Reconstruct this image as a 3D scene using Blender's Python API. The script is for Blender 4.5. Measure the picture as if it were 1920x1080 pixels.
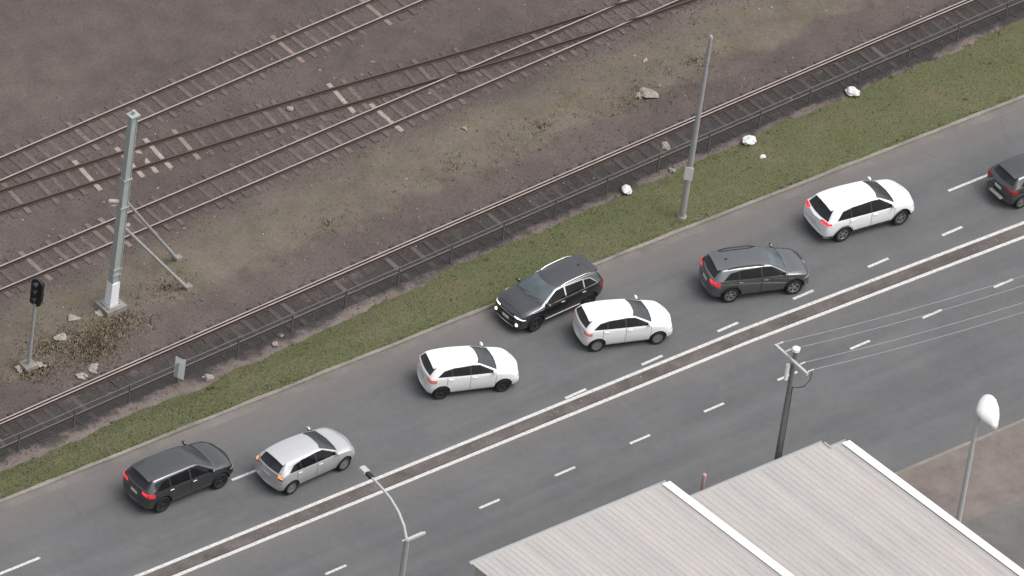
import bpy, bmesh, math, random
import numpy as np
from mathutils import Vector, Matrix, noise
from mathutils.bvhtree import BVHTree
R = math.radians
scene = bpy.context.scene
for o in list(bpy.data.objects): bpy.data.objects.remove(o)
COL = scene.collection

# ------------------------------------------------------------------ camera, sky, sun, exposure
# helicopter camera 400 m away, 39 degrees above the road, long lens, rolled 8.5 degrees
TH, AL, ROLL, DIST = R(39), R(42.8), R(8.5), 400.0
er = Vector((math.cos(AL), -math.sin(AL), 0)); ef = Vector((math.sin(AL), math.cos(AL), 0)); ez = Vector((0, 0, 1))
fwd = math.cos(TH)*ef - math.sin(TH)*ez; up0 = math.sin(TH)*ef + math.cos(TH)*ez
cr = math.cos(ROLL)*er + math.sin(ROLL)*up0; cu = -math.sin(ROLL)*er + math.cos(ROLL)*up0
cam = bpy.data.cameras.new('camera'); camo = bpy.data.objects.new('camera', cam); COL.objects.link(camo)
m = Matrix((cr, cu, -fwd)).transposed().to_4x4(); m.translation = -DIST*fwd; camo.matrix_world = m
cam.sensor_width = 36; cam.lens = 367.5; cam.clip_start = 1; cam.clip_end = 3000
scene.camera = camo

w = bpy.data.worlds.new('World'); scene.world = w; w.use_nodes = True
nt = w.node_tree; nt.nodes.clear()
SUN_EL, SUN_AZ = R(62), R(140)         # overcast: weak, very soft sun from the near right
sky = nt.nodes.new('ShaderNodeTexSky'); sky.sky_type = 'NISHITA'; sky.sun_disc = False
sky.sun_elevation = SUN_EL; sky.sun_rotation = SUN_AZ; sky.dust_density = 6; sky.air_density = 1.2
hs = nt.nodes.new('ShaderNodeHueSaturation'); hs.inputs['Saturation'].default_value = 0.22
bg = nt.nodes.new('ShaderNodeBackground'); bg.inputs['Strength'].default_value = 0.135
wo = nt.nodes.new('ShaderNodeOutputWorld')
nt.links.new(sky.outputs[0], hs.inputs['Color']); nt.links.new(hs.outputs[0], bg.inputs[0]); nt.links.new(bg.outputs[0], wo.inputs[0])
sl = bpy.data.lights.new('sun', 'SUN'); sl.energy = 0.5; sl.angle = R(45); sl.color = (1, .97, .94)
so = bpy.data.objects.new('sun', sl); COL.objects.link(so)
sd = Vector((math.sin(SUN_AZ)*math.cos(SUN_EL), math.cos(SUN_AZ)*math.cos(SUN_EL), math.sin(SUN_EL)))
so.rotation_euler = sd.to_track_quat('Z', 'Y').to_euler()
scene.view_settings.view_transform = 'Standard'; scene.view_settings.look = 'None'
scene.view_settings.gamma = 1; scene.view_settings.exposure = 0.58

# ------------------------------------------------------------------ helpers
random.seed(4)
def link(name, me, mats=None, parent=None, label=None, cat=None, group=None, kind=None):
    o = bpy.data.objects.new(name, me); COL.objects.link(o)
    if mats:
        for mm in (mats if isinstance(mats, (list, tuple)) else [mats]): me.materials.append(mm)
    if parent: o.parent = parent
    return tag(o, label, cat, group, kind)
def tag(o, label=None, cat=None, group=None, kind=None):
    for k, v in (('label', label), ('category', cat), ('group', group), ('kind', kind)):
        if v: o[k] = v
    return o
def thing(name, loc, rz, label, cat, group=None):
    o = bpy.data.objects.new(name, None); COL.objects.link(o); o.location = loc; o.rotation_euler = (0, 0, rz); o.empty_display_size = .3
    return tag(o, label, cat, group)
def tomesh(bm, name, smooth=None):
    me = bpy.data.meshes.new(name); bm.to_mesh(me); bm.free()
    if smooth is not None:
        me.polygons.foreach_set('use_smooth', [True]*len(me.polygons)); me.set_sharp_from_angle(angle=R(smooth))
    return me
def pydata(name, V, F):
    me = bpy.data.meshes.new(name); me.from_pydata(V, [], F); me.update(); return me
def add_box(bm, c, s, rot=None, mi=0, taper=1.0):
    vs = []
    for x, y, z in ((-1,-1,-1),(1,-1,-1),(1,1,-1),(-1,1,-1),(-1,-1,1),(1,-1,1),(1,1,1),(-1,1,1)):
        t = taper if z > 0 else 1
        v = Vector((x*s[0]/2*t, y*s[1]/2*t, z*s[2]/2))
        if rot: v = rot @ v
        vs.append(bm.verts.new(v+Vector(c)))
    for f in ((0,3,2,1),(4,5,6,7),(0,1,5,4),(1,2,6,5),(2,3,7,6),(3,0,4,7)):
        bm.faces.new([vs[i] for i in f]).material_index = mi
def add_tube(bm, pts, r, seg=8, mi=0):
    pts = [Vector(p) for p in pts]; rs = r if isinstance(r, (list, tuple)) else [r]*len(pts); rings = []
    for i, p in enumerate(pts):
        d = (pts[min(i+1, len(pts)-1)]-pts[max(i-1, 0)]).normalized()
        a = Vector((0, 0, 1)) if abs(d.z) < .9 else Vector((1, 0, 0))
        u = d.cross(a).normalized(); v = d.cross(u)
        rings.append([bm.verts.new(p+rs[i]*(math.cos(t)*u+math.sin(t)*v)) for t in (2*math.pi*k/seg for k in range(seg))])
    for a, b in zip(rings, rings[1:]):
        for k in range(seg): bm.faces.new((a[k], a[(k+1) % seg], b[(k+1) % seg], b[k])).material_index = mi
    bm.faces.new(rings[0]).material_index = mi; bm.faces.new(rings[-1][::-1]).material_index = mi
def add_lathe(bm, prof, axis='Y', seg=28, mi=0, c=(0, 0, 0)):
    c = Vector(c); rings = []
    for r, h in prof:
        ring = []
        for k in range(seg):
            t = 2*math.pi*k/seg; a, b = r*math.cos(t), r*math.sin(t)
            ring.append(bm.verts.new(c+(Vector((a, h, b)) if axis == 'Y' else Vector((a, b, h)))))
        rings.append(ring)
    for a, b in zip(rings, rings[1:]):
        for k in range(seg): bm.faces.new((a[k], a[(k+1) % seg], b[(k+1) % seg], b[k])).material_index = mi
def B(): return bmesh.new()
def fixn(bm): bmesh.ops.recalc_face_normals(bm, faces=bm.faces); return bm
def interp(pts, x):
    xs = [p[0] for p in pts]; return float(np.interp(x, xs, [p[1] for p in pts]))
def ns(x, y, z=0.0): return noise.noise(Vector((x, y, z)))

# ------------------------------------------------------------------ materials
def N(t, typ, **kw):
    n = t.nodes.new(typ)
    for k, v in kw.items():
        if hasattr(n, k): setattr(n, k, v)
        else: n.inputs[k].default_value = v
    return n
def base_mat(name):
    mm = bpy.data.materials.new(name); mm.use_nodes = True
    t = mm.node_tree; return mm, t, t.nodes['Principled BSDF']
def mixc(t, fac, a, b, blend='MIX'):
    n = t.nodes.new('ShaderNodeMix'); n.data_type = 'RGBA'; n.blend_type = blend
    for sock, v in ((n.inputs[0], fac), (n.inputs[6], a), (n.inputs[7], b)):
        if isinstance(v, bpy.types.NodeSocket): t.links.new(v, sock)
        else: sock.default_value = v if not isinstance(v, tuple) else (*v, 1)[:4]
    return n.outputs[2]
def ramp(t, src, stops):
    n = t.nodes.new('ShaderNodeValToRGB'); cr_ = n.color_ramp
    while len(cr_.elements) < len(stops): cr_.elements.new(.5)
    for e, (p, c) in zip(cr_.elements, stops): e.position = p; e.color = (*c, 1) if isinstance(c, tuple) else (c, c, c, 1)
    t.links.new(src, n.inputs[0]); return n.outputs[0]
def coords(t, kind='Object', scale=(1, 1, 1)):
    tc = t.nodes.new('ShaderNodeTexCoord'); mp = t.nodes.new('ShaderNodeMapping'); mp.inputs['Scale'].default_value = scale
    t.links.new(tc.outputs[kind], mp.inputs[0]); return mp.outputs[0]
def nz(t, co, scale, detail=4, rough=.55, out=0):
    n = N(t, 'ShaderNodeTexNoise'); n.inputs['Scale'].default_value = scale; n.inputs['Detail'].default_value = detail; n.inputs['Roughness'].default_value = rough
    t.links.new(co, n.inputs['Vector']); return n.outputs[out]
def bump(t, p, h, s=.4, d=.02):
    b = t.nodes.new('ShaderNodeBump'); b.inputs['Strength'].default_value = s; b.inputs['Distance'].default_value = d
    t.links.new(h, b.inputs['Height']); t.links.new(b.outputs[0], p.inputs['Normal'])
def simple(name, c, rough=.6, metal=0.0, var=.15, scale=6.0, bmp=0.0, spec=.5, coat=0.0, emit=None, es=1.0, rnd=0.0):
    mm, t, p = base_mat(name); co = coords(t)
    f = nz(t, co, scale)
    col = mixc(t, f, tuple(x*(1-var) for x in c), tuple(min(1, x*(1+var)) for x in c))
    if rnd:
        oi = t.nodes.new('ShaderNodeObjectInfo')
        col = mixc(t, 1.0, col, ramp(t, oi.outputs['Random'], [(0, 1-rnd), (1, 1+rnd)]), 'MULTIPLY')
    t.links.new(col, p.inputs['Base Color'])
    p.inputs['Roughness'].default_value = rough; p.inputs['Metallic'].default_value = metal
    p.inputs['Specular IOR Level'].default_value = spec; p.inputs['Coat Weight'].default_value = coat; p.inputs['Coat Roughness'].default_value = .06
    if bmp: bump(t, p, f, bmp)
    if emit:
        v = N(t, 'ShaderNodeTexVoronoi'); t.links.new(co, v.inputs['Vector']); v.inputs['Scale'].default_value = 7
        p.inputs['Emission Color'].default_value = (*emit, 1); t.links.new(ramp(t, v.outputs['Distance'], [(.0, min(es*1.9, 9)), (.25, es*1.1), (.75, es*.3)]), p.inputs['Emission Strength'])
    return mm

def mat_asphalt():
    mm, t, p = base_mat('asphalt'); co = coords(t); st = coords(t, scale=(.06, 1.0, 1))
    big = nz(t, co, .35, 5, .6); streak = nz(t, st, 1.3, 3); fine = nz(t, co, 38, 3, .7); med = nz(t, co, 2.6, 6, .65)
    c = ramp(t, big, [(.3, (.101, .103, .106)), (.7, (.123, .124, .127))])
    c = mixc(t, .8, c, ramp(t, streak, [(.3, .86), (.7, 1.1)]), 'MULTIPLY')
    c = mixc(t, .9, c, ramp(t, fine, [(.25, .74), (.75, 1.25)]), 'MULTIPLY')
    c = mixc(t, .8, c, ramp(t, med, [(.25, .9), (.75, 1.1)]), 'MULTIPLY')
    # dust washed against the median and the kerb: real dirt on the surface
    sx = t.nodes.new('ShaderNodeSeparateXYZ'); t.links.new(co, sx.inputs[0])
    a = N(t, 'ShaderNodeMath', operation='MULTIPLY_ADD'); t.links.new(med, a.inputs[0]); a.inputs[1].default_value = .9
    t.links.new(sx.outputs['Y'], a.inputs[2])
    mr = N(t, 'ShaderNodeMapRange'); t.links.new(a.outputs[0], mr.inputs[0]); mr.inputs[1].default_value = -17; mr.inputs[2].default_value = 0
    dust = ramp(t, mr.outputs[0], [(0, .75), (.045, .5), (.10, 0.0), (.55, 0.0), (.60, .55), (.64, .3), (.665, 0), (.86, 0), (.93, .45), (.99, .9)])
    c = mixc(t, dust, c, (.150, .132, .124))
    # sealed cracks
    v = N(t, 'ShaderNodeTexVoronoi', feature='DISTANCE_TO_EDGE'); wv = mixc(t, .12, co, nz(t, co, 1.5, 4, out=1)); t.links.new(wv, v.inputs['Vector']); v.inputs['Scale'].default_value = .22
    ck = ramp(t, v.outputs['Distance'], [(0, .55), (.004, 0.0)])
    ckm = N(t, 'ShaderNodeMath', operation='MULTIPLY'); t.links.new(ck, ckm.inputs[0]); t.links.new(ramp(t, nz(t, co, .16, 2), [(.52, 0.0), (.6, .6)]), ckm.inputs[1])
    c = mixc(t, ckm.outputs[0], c, (.06, .06, .062))
    t.links.new(c, p.inputs['Base Color']); p.inputs['Roughness'].default_value = .82; p.inputs['Specular IOR Level'].default_value = .35
    bump(t, p, fine, .35, .01); return mm

def mat_corridor():
    mm, t, p = base_mat('railway_ballast'); co = coords(t); sx = t.nodes.new('ShaderNodeSeparateXYZ'); t.links.new(co, sx.inputs[0])
    wob = nz(t, co, .45, 5, .6); wob2 = nz(t, co, 2.2, 5, .65)
    def ma(op, a, b, c=None):
        n = N(t, 'ShaderNodeMath', operation=op)
        for i, vv in enumerate((a, b, c)):
            if vv is None: continue
            if isinstance(vv, bpy.types.NodeSocket): t.links.new(vv, n.inputs[i])
            else: n.inputs[i].default_value = vv
        return n.outputs[0]
    y = ma('MULTIPLY_ADD', sx.outputs['X'], -.042, sx.outputs['Y'])       # tracks run slightly skew to the road
    y = ma('MULTIPLY_ADD', ma('SUBTRACT', wob, .5), 2.6, y); y = ma('MULTIPLY_ADD', ma('SUBTRACT', wob2, .5), 1.1, y)
    f = ma('DIVIDE', y, 25.0)
    PUR, PUR2, OL, GR, PK = (.097, .0785, .0725), (.096, .0775, .0715), (.124, .105, .088), (.049, .0455, .044), (.150, .122, .115)
    z = ramp(t, f, [(.084, PK), (.100, GR), (.150, GR), (.172, PUR), (.235, PUR), (.265, OL), (.35, OL), (.39, PUR), (.50, PUR2), (.60, PUR), (1, PUR2)])
    # dry weeds in the cess between the tracks
    wd = ramp(t, f, [(.22, 0.0), (.28, 1.0), (.34, 1.0), (.38, 0.0)])
    g = ma('MULTIPLY', wd, ramp(t, nz(t, co, .8, 6, .65), [(.48, 0.0), (.68, .75)]))
    z = mixc(t, g, z, (.105, .098, .066))
    g2 = ma('MULTIPLY', wd, ramp(t, nz(t, coords(t, scale=(1, 1.3, 3)), .55, 5, .6), [(.54, 0.0), (.7, .7)]))
    z = mixc(t, g2, z, (.150, .118, .078))
    # individual stones: pale and dark chips
    vo = N(t, 'ShaderNodeTexVoronoi'); t.links.new(co, vo.inputs['Vector']); vo.inputs['Scale'].default_value = 17
    chip = ramp(t, nz(t, vo.outputs['Position'], 31, 0), [(.3, .86), (.5, 1.0), (.7, 1.16)])
    z = mixc(t, .85, z, chip, 'MULTIPLY')
    z = mixc(t, .9, z, ramp(t, nz(t, co, .9, 5, .62), [(.3, .84), (.7, 1.16)]), 'MULTIPLY')
    z = mixc(t, 1.0, z, ramp(t, nz(t, co, .13, 3), [(.35, .88), (.65, 1.12)]), 'MULTIPLY')
    t.links.new(z, p.inputs['Base Color']); p.inputs['Roughness'].default_value = .95; p.inputs['Specular IOR Level'].default_value = .15
    bump(t, p, vo.outputs['Distance'], .45, .02); return mm

def mat_verge():
    mm, t, p = base_mat('verge_soil_and_grass'); co = coords(t)
    big = nz(t, co, .38, 5, .6); med = nz(t, co, 2.3, 6, .7); fine = nz(t, co, 26, 3, .7)
    c = ramp(t, big, [(.3, (.098, .112, .052)), (.5, (.112, .118, .062)), (.72, (.138, .124, .078))])
    c = mixc(t, ramp(t, med, [(.5, 0.0), (.75, .55)]), c, (.145, .128, .088))
    c = mixc(t, .8, c, ramp(t, fine, [(.25, .75), (.75, 1.25)]), 'MULTIPLY')
    t.links.new(c, p.inputs['Base Color']); p.inputs['Roughness'].default_value = .95; p.inputs['Specular IOR Level'].default_value = .1
    bump(t, p, fine, .8, .03); return mm
def mat_blade(name, a, b, c3):
    mm, t, p = base_mat(name); co = coords(t)
    c = ramp(t, nz(t, co, .42, 5, .6), [(.34, a), (.5, b), (.64, c3)])
    c = mixc(t, .9, c, ramp(t, nz(t, co, 19, 2), [(.25, .88), (.75, 1.12)]), 'MULTIPLY')
    t.links.new(c, p.inputs['Base Color']); p.inputs['Roughness'].default_value = .8; p.inputs['Specular IOR Level'].default_value = .15
    p.inputs['Subsurface Weight'].default_value = 0; return mm
def mat_concrete(name, c, dirt, scale=1.5, rnd=0.0, amt=.8):
    mm, t, p = base_mat(name); co = coords(t)
    f = nz(t, co, scale, 7, .68); g = nz(t, co, 14, 4, .7)
    col = mixc(t, ramp(t, f, [(.35, amt), (.68, 0.0)]), c, dirt)
    col = mixc(t, .8, col, ramp(t, g, [(.25, .78), (.75, 1.2)]), 'MULTIPLY')
    if rnd:
        oi = t.nodes.new('ShaderNodeObjectInfo')
        k = ramp(t, oi.outputs['Random'], [(0, (.72, .70, .70)), (.5, (.92, .89, .88)), (.90, (1.08, 1.03, 1.01)), (.96, (1.45, 1.36, 1.3)), (1, (1.8, 1.66, 1.58))])
        col = mixc(t, 1.0, col, k, 'MULTIPLY')
    t.links.new(col, p.inputs['Base Color']); p.inputs['Roughness'].default_value = .9; p.inputs['Specular IOR Level'].default_value = .2
    bump(t, p, g, .4, .01); return mm
def mat_paintline():
    mm, t, p = base_mat('road_paint'); co = coords(t)
    wear = ramp(t, nz(t, co, 9, 6, .75), [(.32, .9), (.48, .22), (.62, 0.0)])
    c = mixc(t, wear, (.60, .59, .58), (.22, .21, .205)); t.links.new(c, p.inputs['Base Color']); p.inputs['Roughness'].default_value = .75; return mm
def mat_roof():
    mm, t, p = base_mat('pale_roof_steel'); co = coords(t)
    st = coords(t, scale=(1, .12, 1)); c = ramp(t, nz(t, st, 2.2, 5), [(.3, (.385, .362, .348)), (.7, (.455, .432, .420))])
    c = mixc(t, ramp(t, nz(t, co, .5, 5, .6), [(.48, 0.0), (.75, .4)]), c, (.36, .352, .332))
    c = mixc(t, .6, c, ramp(t, nz(t, co, 9, 5, .7), [(.3, .86), (.7, 1.1)]), 'MULTIPLY')
    oi = t.nodes.new('ShaderNodeObjectInfo'); c = mixc(t, 1.0, c, ramp(t, oi.outputs['Random'], [(0, (.93, .92, .93)), (.5, (1.0, .99, .99)), (1, (1.06, 1.03, 1.02))]), 'MULTIPLY')
    run = coords(t, scale=(5, .10, 1)); c = mixc(t, ramp(t, nz(t, run, 1.5, 6, .7), [(.56, 0.0), (.8, .45)]), c, (.27, .25, .225))
    t.links.new(c, p.inputs['Base Color']); p.inputs['Roughness'].default_value = .6; p.inputs['Specular IOR Level'].default_value = .3; return mm
def mat_paint(name, c, metal=0.0, rough=.35, dirt=.25, cior=1.5):
    mm, t, p = base_mat(name); co = coords(t)
    f = nz(t, co, 2.5, 6, .65)
    sx = t.nodes.new('ShaderNodeSeparateXYZ'); t.links.new(co, sx.inputs[0])
    low = ramp(t, sx.outputs['Z'], [(.22, 1.0), (.55, .12), (.9, .04)])        # road film thrown up by the wheels
    mu = N(t, 'ShaderNodeMath', operation='MULTIPLY'); t.links.new(low, mu.inputs[0]); t.links.new(ramp(t, f, [(.3, 0.0), (.7, dirt)]), mu.inputs[1])
    col = mixc(t, mu.outputs[0], c, (.16, .145, .13))
    t.links.new(col, p.inputs['Base Color']); p.inputs['Metallic'].default_value = metal
    t.links.new(ramp(t, f, [(.3, rough*.85), (.7, min(1, rough*1.2))]), p.inputs['Roughness'])
    p.inputs['Coat Weight'].default_value = 1.0 if cior > 1.6 else .8; p.inputs['Coat IOR'].default_value = cior; p.inputs['Coat Roughness'].default_value = .10; return mm
def mat_mesh():
    return simple('galvanised_wire', (.085, .082, .08), .7, .1)

M = dict(
    asphalt=mat_asphalt(), corridor=mat_corridor(), verge=mat_verge(), line=mat_paintline(), roof=mat_roof(),
    earth=simple('earth', (.10, .088, .072), .95, var=.3, scale=.6, spec=.1),
    kerb=mat_concrete('kerb_concrete', (.29, .268, .24), (.13, .118, .10), .5),
    gutter=mat_concrete('gutter_concrete', (.185, .168, .16), (.125, .114, .108), .8),
    median=mat_concrete('median_concrete', (.150, .130, .122), (.066, .058, .054), .9),
    path=mat_concrete('footpath_concrete', (.20, .172, .158), (.125, .105, .095), .7),
    yard=mat_concrete('yard_concrete', (.17, .162, .155), (.11, .103, .098), .35),
    footing=mat_concrete('footing_concrete', (.27, .255, .24), (.14, .125, .11), 2),
    sleeper=mat_concrete('sleeper_concrete', (.150, .122, .118), (.105, .083, .080), 2.5, rnd=1),
    sleeper_pale=mat_concrete('pale_sleeper', (.36, .305, .28), (.22, .18, .165), 2.5),
    sleeper_dark=mat_concrete('old_sleeper', (.078, .071, .068), (.058, .052, .050), 2.5, rnd=1),
    rail_top=simple('worn_rail_head', (.36, .32, .30), .5, .35, .35, 1.5), rail_rust=simple('rusty_rail', (.062, .040, .033), .85, .1, .3, 5),
    rail_top_dull=simple('dull_rail_head', (.20, .18, .17), .6, .2, .3, 2),
    rail_top_rust=simple('unused_rail_head', (.075, .056, .05), .8, .1, .3, 3),
    blade=mat_blade('grass_blade', (.102, .134, .052), (.126, .149, .067), (.160, .152, .089)),
    dry=mat_blade('dry_grass', (.26, .215, .145), (.30, .245, .165), (.22, .205, .125)),
    stone=simple('ballast_stone', (.104, .083, .078), .95, var=.35, scale=13, spec=.15),
    litter=simple('pale_litter', (.62, .61, .585), .7, var=.2, scale=9), white_plastic=simple('white_plastic_bag', (.62, .62, .61), .5, var=.22, scale=6),
    debris=mat_concrete('pale_rock', (.34, .315, .285), (.17, .15, .125), 5),
    mast=simple('weathered_galvanised_steel', (.36, .39, .375), .55, .1, .15, 3), mast_white=simple('white_mast_band', (.78, .80, .82), .6, 0, .1, 5),
    galv=simple('galvanised_steel', (.34, .335, .335), .55, .15, .15, 4), mesh=mat_mesh(),
    fence=simple('dull_fence_steel', (.115, .108, .104), .7, .1, .25, 2),
    insul=simple('porcelain', (.62, .57, .54), .35, 0, .15, 6), ins_dark=simple('dark_insulator', (.06, .05, .05), .4, 0, .2, 6),
    timber=simple('weathered_timber_pole', (.140, .134, .128), .9, 0, .35, 7, .3), arm=simple('crossarm_grey', (.42, .43, .43), .7, 0, .15, 5),
    cable=simple('cable', (.30, .295, .295), .6, .1), cable_dark=simple('dark_cable', (.05, .05, .05), .6),
    white=simple('white_painted_steel', (.76, .76, .75), .4, 0, .06, 3), lampwhite=simple('white_lantern_shell', (.74, .75, .75), .3, 0, .16, 2.5),
    lampglass=simple('lamp_diffuser', (.70, .71, .70), .2, 0, .05, 3), sign=simple('weathered_white_sign', (.80, .82, .82), .6, 0, .14, 8),
    gutter_steel=simple('grey_gutter_steel', (.40, .395, .40), .5, .2, .12, 4), wall=simple('rendered_wall', (.42, .40, .37), .85, 0, .12, 2),
    red=simple('faded_red_post', (.46, .27, .27), .6, 0, .15, 5),
    black=simple('black_signal_hood', (.012, .013, .015), .6), trim=simple('black_plastic', (.014, .014, .015), .55, 0, .2, 8),
    tyre=simple('tyre_rubber', (.012, .012, .013), .85, 0, .25, 9), rim=simple('alloy_rim', (.36, .36, .37), .35, .8, .1, 9),
    rim_dark=simple('dark_alloy_rim', (.06, .065, .072), .4, .6, .15, 9), hubcap=simple('grey_hubcap', (.22, .23, .23), .45, .4, .12, 9),
    chrome=simple('bright_metal_trim', (.72, .72, .72), .18, 1.0, .05, 5),
    headlamp=simple('headlamp_clear', (.42, .43, .44), .12, .4, .2, 14), headlit=simple('lit_headlamp', (.8, .84, .8), .2, emit=(.86, 1, .9), es=1.7),
    tail=simple('tail_lamp_red', (.30, .02, .02), .2, 0, .3, 18), taillit=simple('lit_tail_lamp', (.5, .02, .03), .25, emit=(1, .045, .07), es=.8),
    tailpink=simple('lit_pale_tail_lamp', (.48, .17, .15), .25, emit=(1, .2, .16), es=.16), amber=simple('lit_amber_lamp', (.6, .25, .08), .3, emit=(1, .34, .12), es=1.1),
    seam_light=simple('panel_gap', (.22, .22, .225), .7),
    plate=simple('number_plate', (.62, .62, .6), .5), plate_dim=simple('grey_step_pad', (.22, .22, .215), .6),
)
def mat_glass(name, c, rough=.06, spec=.5):
    mm, t, p = base_mat(name); co = coords(t); f = nz(t, co, 1.3, 2)
    t.links.new(mixc(t, ramp(t, f, [(.35, 0.0), (.65, 1.0)]), tuple(x*.75 for x in c), tuple(x*1.25 for x in c)), p.inputs['Base Color'])
    p.inputs['Roughness'].default_value = rough; p.inputs['Specular IOR Level'].default_value = spec; return mm
M['glass'] = mat_glass('dark_window_glass', (.010, .0095, .011), spec=.22); M['glass_rear'] = mat_glass('tinted_rear_glass', (.03, .031, .036), spec=.3)
M['windscreen'] = mat_glass('windscreen_glass', (.055, .062, .066)); M['windscreen_pale'] = mat_glass('windscreen_glass_pale', (.10, .122, .135))

# ------------------------------------------------------------------ setting: ground, road, kerbs, median, verge, railway corridor
def strip(name, xs, ya, yb, z, mat, n=1, kind='structure', za=None, **kw):
    V, F = [], []
    for x in xs:
        a, b = ya(x), yb(x)
        for k in range(n+1):
            f = k/n; V.append((x, a+(b-a)*f, z if za is None else za(x, f)))
    for i in range(len(xs)-1):
        for k in range(n): j = i*(n+1)+k; F.append((j, j+n+1, j+n+2, j+1))
    return link(name, pydata(name, V, F), mat, kind=kind, **kw)
def prism_strip(name, xs, ya, yb, z0, z1, mat, round_=.02):
    """a long solid laid along x between two lines, top edges eased"""
    V, F = [], []
    for x in xs:
        a, b = ya(x), yb(x); s = 1 if b > a else -1
        for y, z in ((a, z0), (a, z1-round_), (a+s*round_, z1), (b-s*round_, z1), (b, z1-round_), (b, z0)): V.append((x, y, z))
    for i in range(len(xs)-1):
        for k in range(5): j = i*6+k; F.append((j, j+6, j+7, j+1))
    n = len(V); F += [tuple(range(6)), tuple(range(n-1, n-7, -1))]
    return link(name, pydata(name, V, F), mat, kind='structure')
link('ground', pydata('ground', [(-700, -700, -.16), (700, -700, -.16), (700, 700, -.16), (-700, 700, -.16)], [(0, 1, 2, 3)]), M['earth'], kind='structure')
XS = list(np.arange(-60, 60.01, .5))
bend = lambda x: -.026*max(0, x-6)
kerb_y = lambda x: -.56+.02*ns(x*.4, 3)+.35*bend(x) - .0*x
medU = lambda x: -6.40+bend(x)
medL = lambda x: -7.10+bend(x)
near_y = lambda x: -15.98+.02*ns(x*.3, 9)
strip('road', XS, lambda x: -16.2, lambda x: -.35, 0.0, M['asphalt'], 4)
strip('gutter', XS, lambda x: kerb_y(x)-.38-.06*ns(x*.7, 1.7), kerb_y, .004, M['gutter'], 1)
prism_strip('kerb', XS, kerb_y, lambda x: kerb_y(x)+.17+.05*ns(x*.6, 5), -.1, .10, M['kerb'], .04)
prism_strip('median_strip', XS, lambda x: medU(x)-.10, lambda x: medL(x)+.10, -.1, .055, M['median'], .03)
strip('edge_line', XS, lambda x: medU(x)+.075, lambda x: medU(x)-.075, .005, M['line'], 1)
strip('edge_line', XS, lambda x: medL(x)+.075, lambda x: medL(x)-.075, .005, M['line'], 1)
def dash(x0, x1, y0, y1, w=.12):
    c = [(x0, y0-w/2, .006), (x1, y1-w/2, .006), (x1, y1+w/2, .006), (x0, y0+w/2, .006)]
    link('lane_dash', pydata('lane_dash', c, [(0, 1, 2, 3)]), M['line'], kind='structure')
for k in range(8):                                                       # taper of the new right-hand lane
    x = -2.22+3.79*k; f = lambda x: -6.22+.0298*(x+1.7)+.4*bend(x)
    dash(x, x+1.03, f(x), f(x+1.03))
for k in range(-3, 10):
    x = -5.33+3.635*k; f = lambda x: -9.62+.0165*(x+5)
    dash(x, x+.98, f(x), f(x+.98), .11)
for k in (-1, 0, 3, 4): dash(-16.1+11.6*k, -13.3+11.6*k, -3.76, -3.76)
prism_strip('kerb', XS, near_y, lambda x: near_y(x)-.16, -.1, .10, M['kerb'], .04)
strip('footpath', XS, lambda x: -19.6, lambda x: near_y(x)-.14, .07, M['path'], 3)
strip('yard', XS, lambda x: -80, lambda x: -19.5, .064, M['yard'], 4)

# grass verge between the kerb and the railway fence
GE = [(-60, -.2), (-30, .6), (-21, .92), (-17, 1.15), (-12.5, 1.25), (-9.6, 1.45), (-1.8, 2.0), (3.1, 2.12), (8.2, 2.42), (14, 2.75), (20, 2.85), (60, 4.4)]
gedge = lambda x: interp(GE, x)+.22*ns(x*.55, 7.7)+.12*ns(x*1.9, 2.2)
def fence_y(x): return 2.44+.0405*x+.0*x*x
def verge_z(x, f):
    z = .095-.13*max(0, (f-.6)/.4); return z+.022*ns(x*.8, f*3)+.012*ns(x*2.3, f*9) - (.02 if f == 0 else 0)
VX = list(np.arange(-60, 60.01, .25))
strip('verge', VX, lambda x: kerb_y(x)+.12, lambda x: gedge(x)+.12, .09, M['verge'], 16, za=verge_z)
def verge_height(x, y):
    f = (y-(kerb_y(x)+.12))/(gedge(x)+.12-kerb_y(x)-.12); return verge_z(x, max(0.01, min(1, f)))
# railway corridor
CX = np.arange(-60, 60.01, .3); nv = 105
def corr_z(x, y, f):
    z = .03*ns(x*.7, y*.7, 4)+.018*ns(x*2.1, y*2.1, 8)
    e = y-(gedge(x)+.0)
    return z*.6+.005 - (.10 if e < -.05 else 0) - (.03*max(0, 1-e/.5) if e >= -.05 else 0)
V, F = [], []
for x in CX:
    for k in range(nv+1):
        f = k/nv; y = (fence_y(x)-1.5)+ (f**1.25)*44; V.append((x, y, corr_z(x, y, f)))
for i in range(len(CX)-1):
    for k in range(nv): j = i*(nv+1)+k; F.append((j, j+nv+1, j+nv+2, j+1))
me = pydata('railway_corridor', [tuple(map(float, v)) for v in V], F); me.polygons.foreach_set('use_smooth', [True]*len(F))
link('railway_ground', me, M['corridor'], kind='structure')

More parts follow.
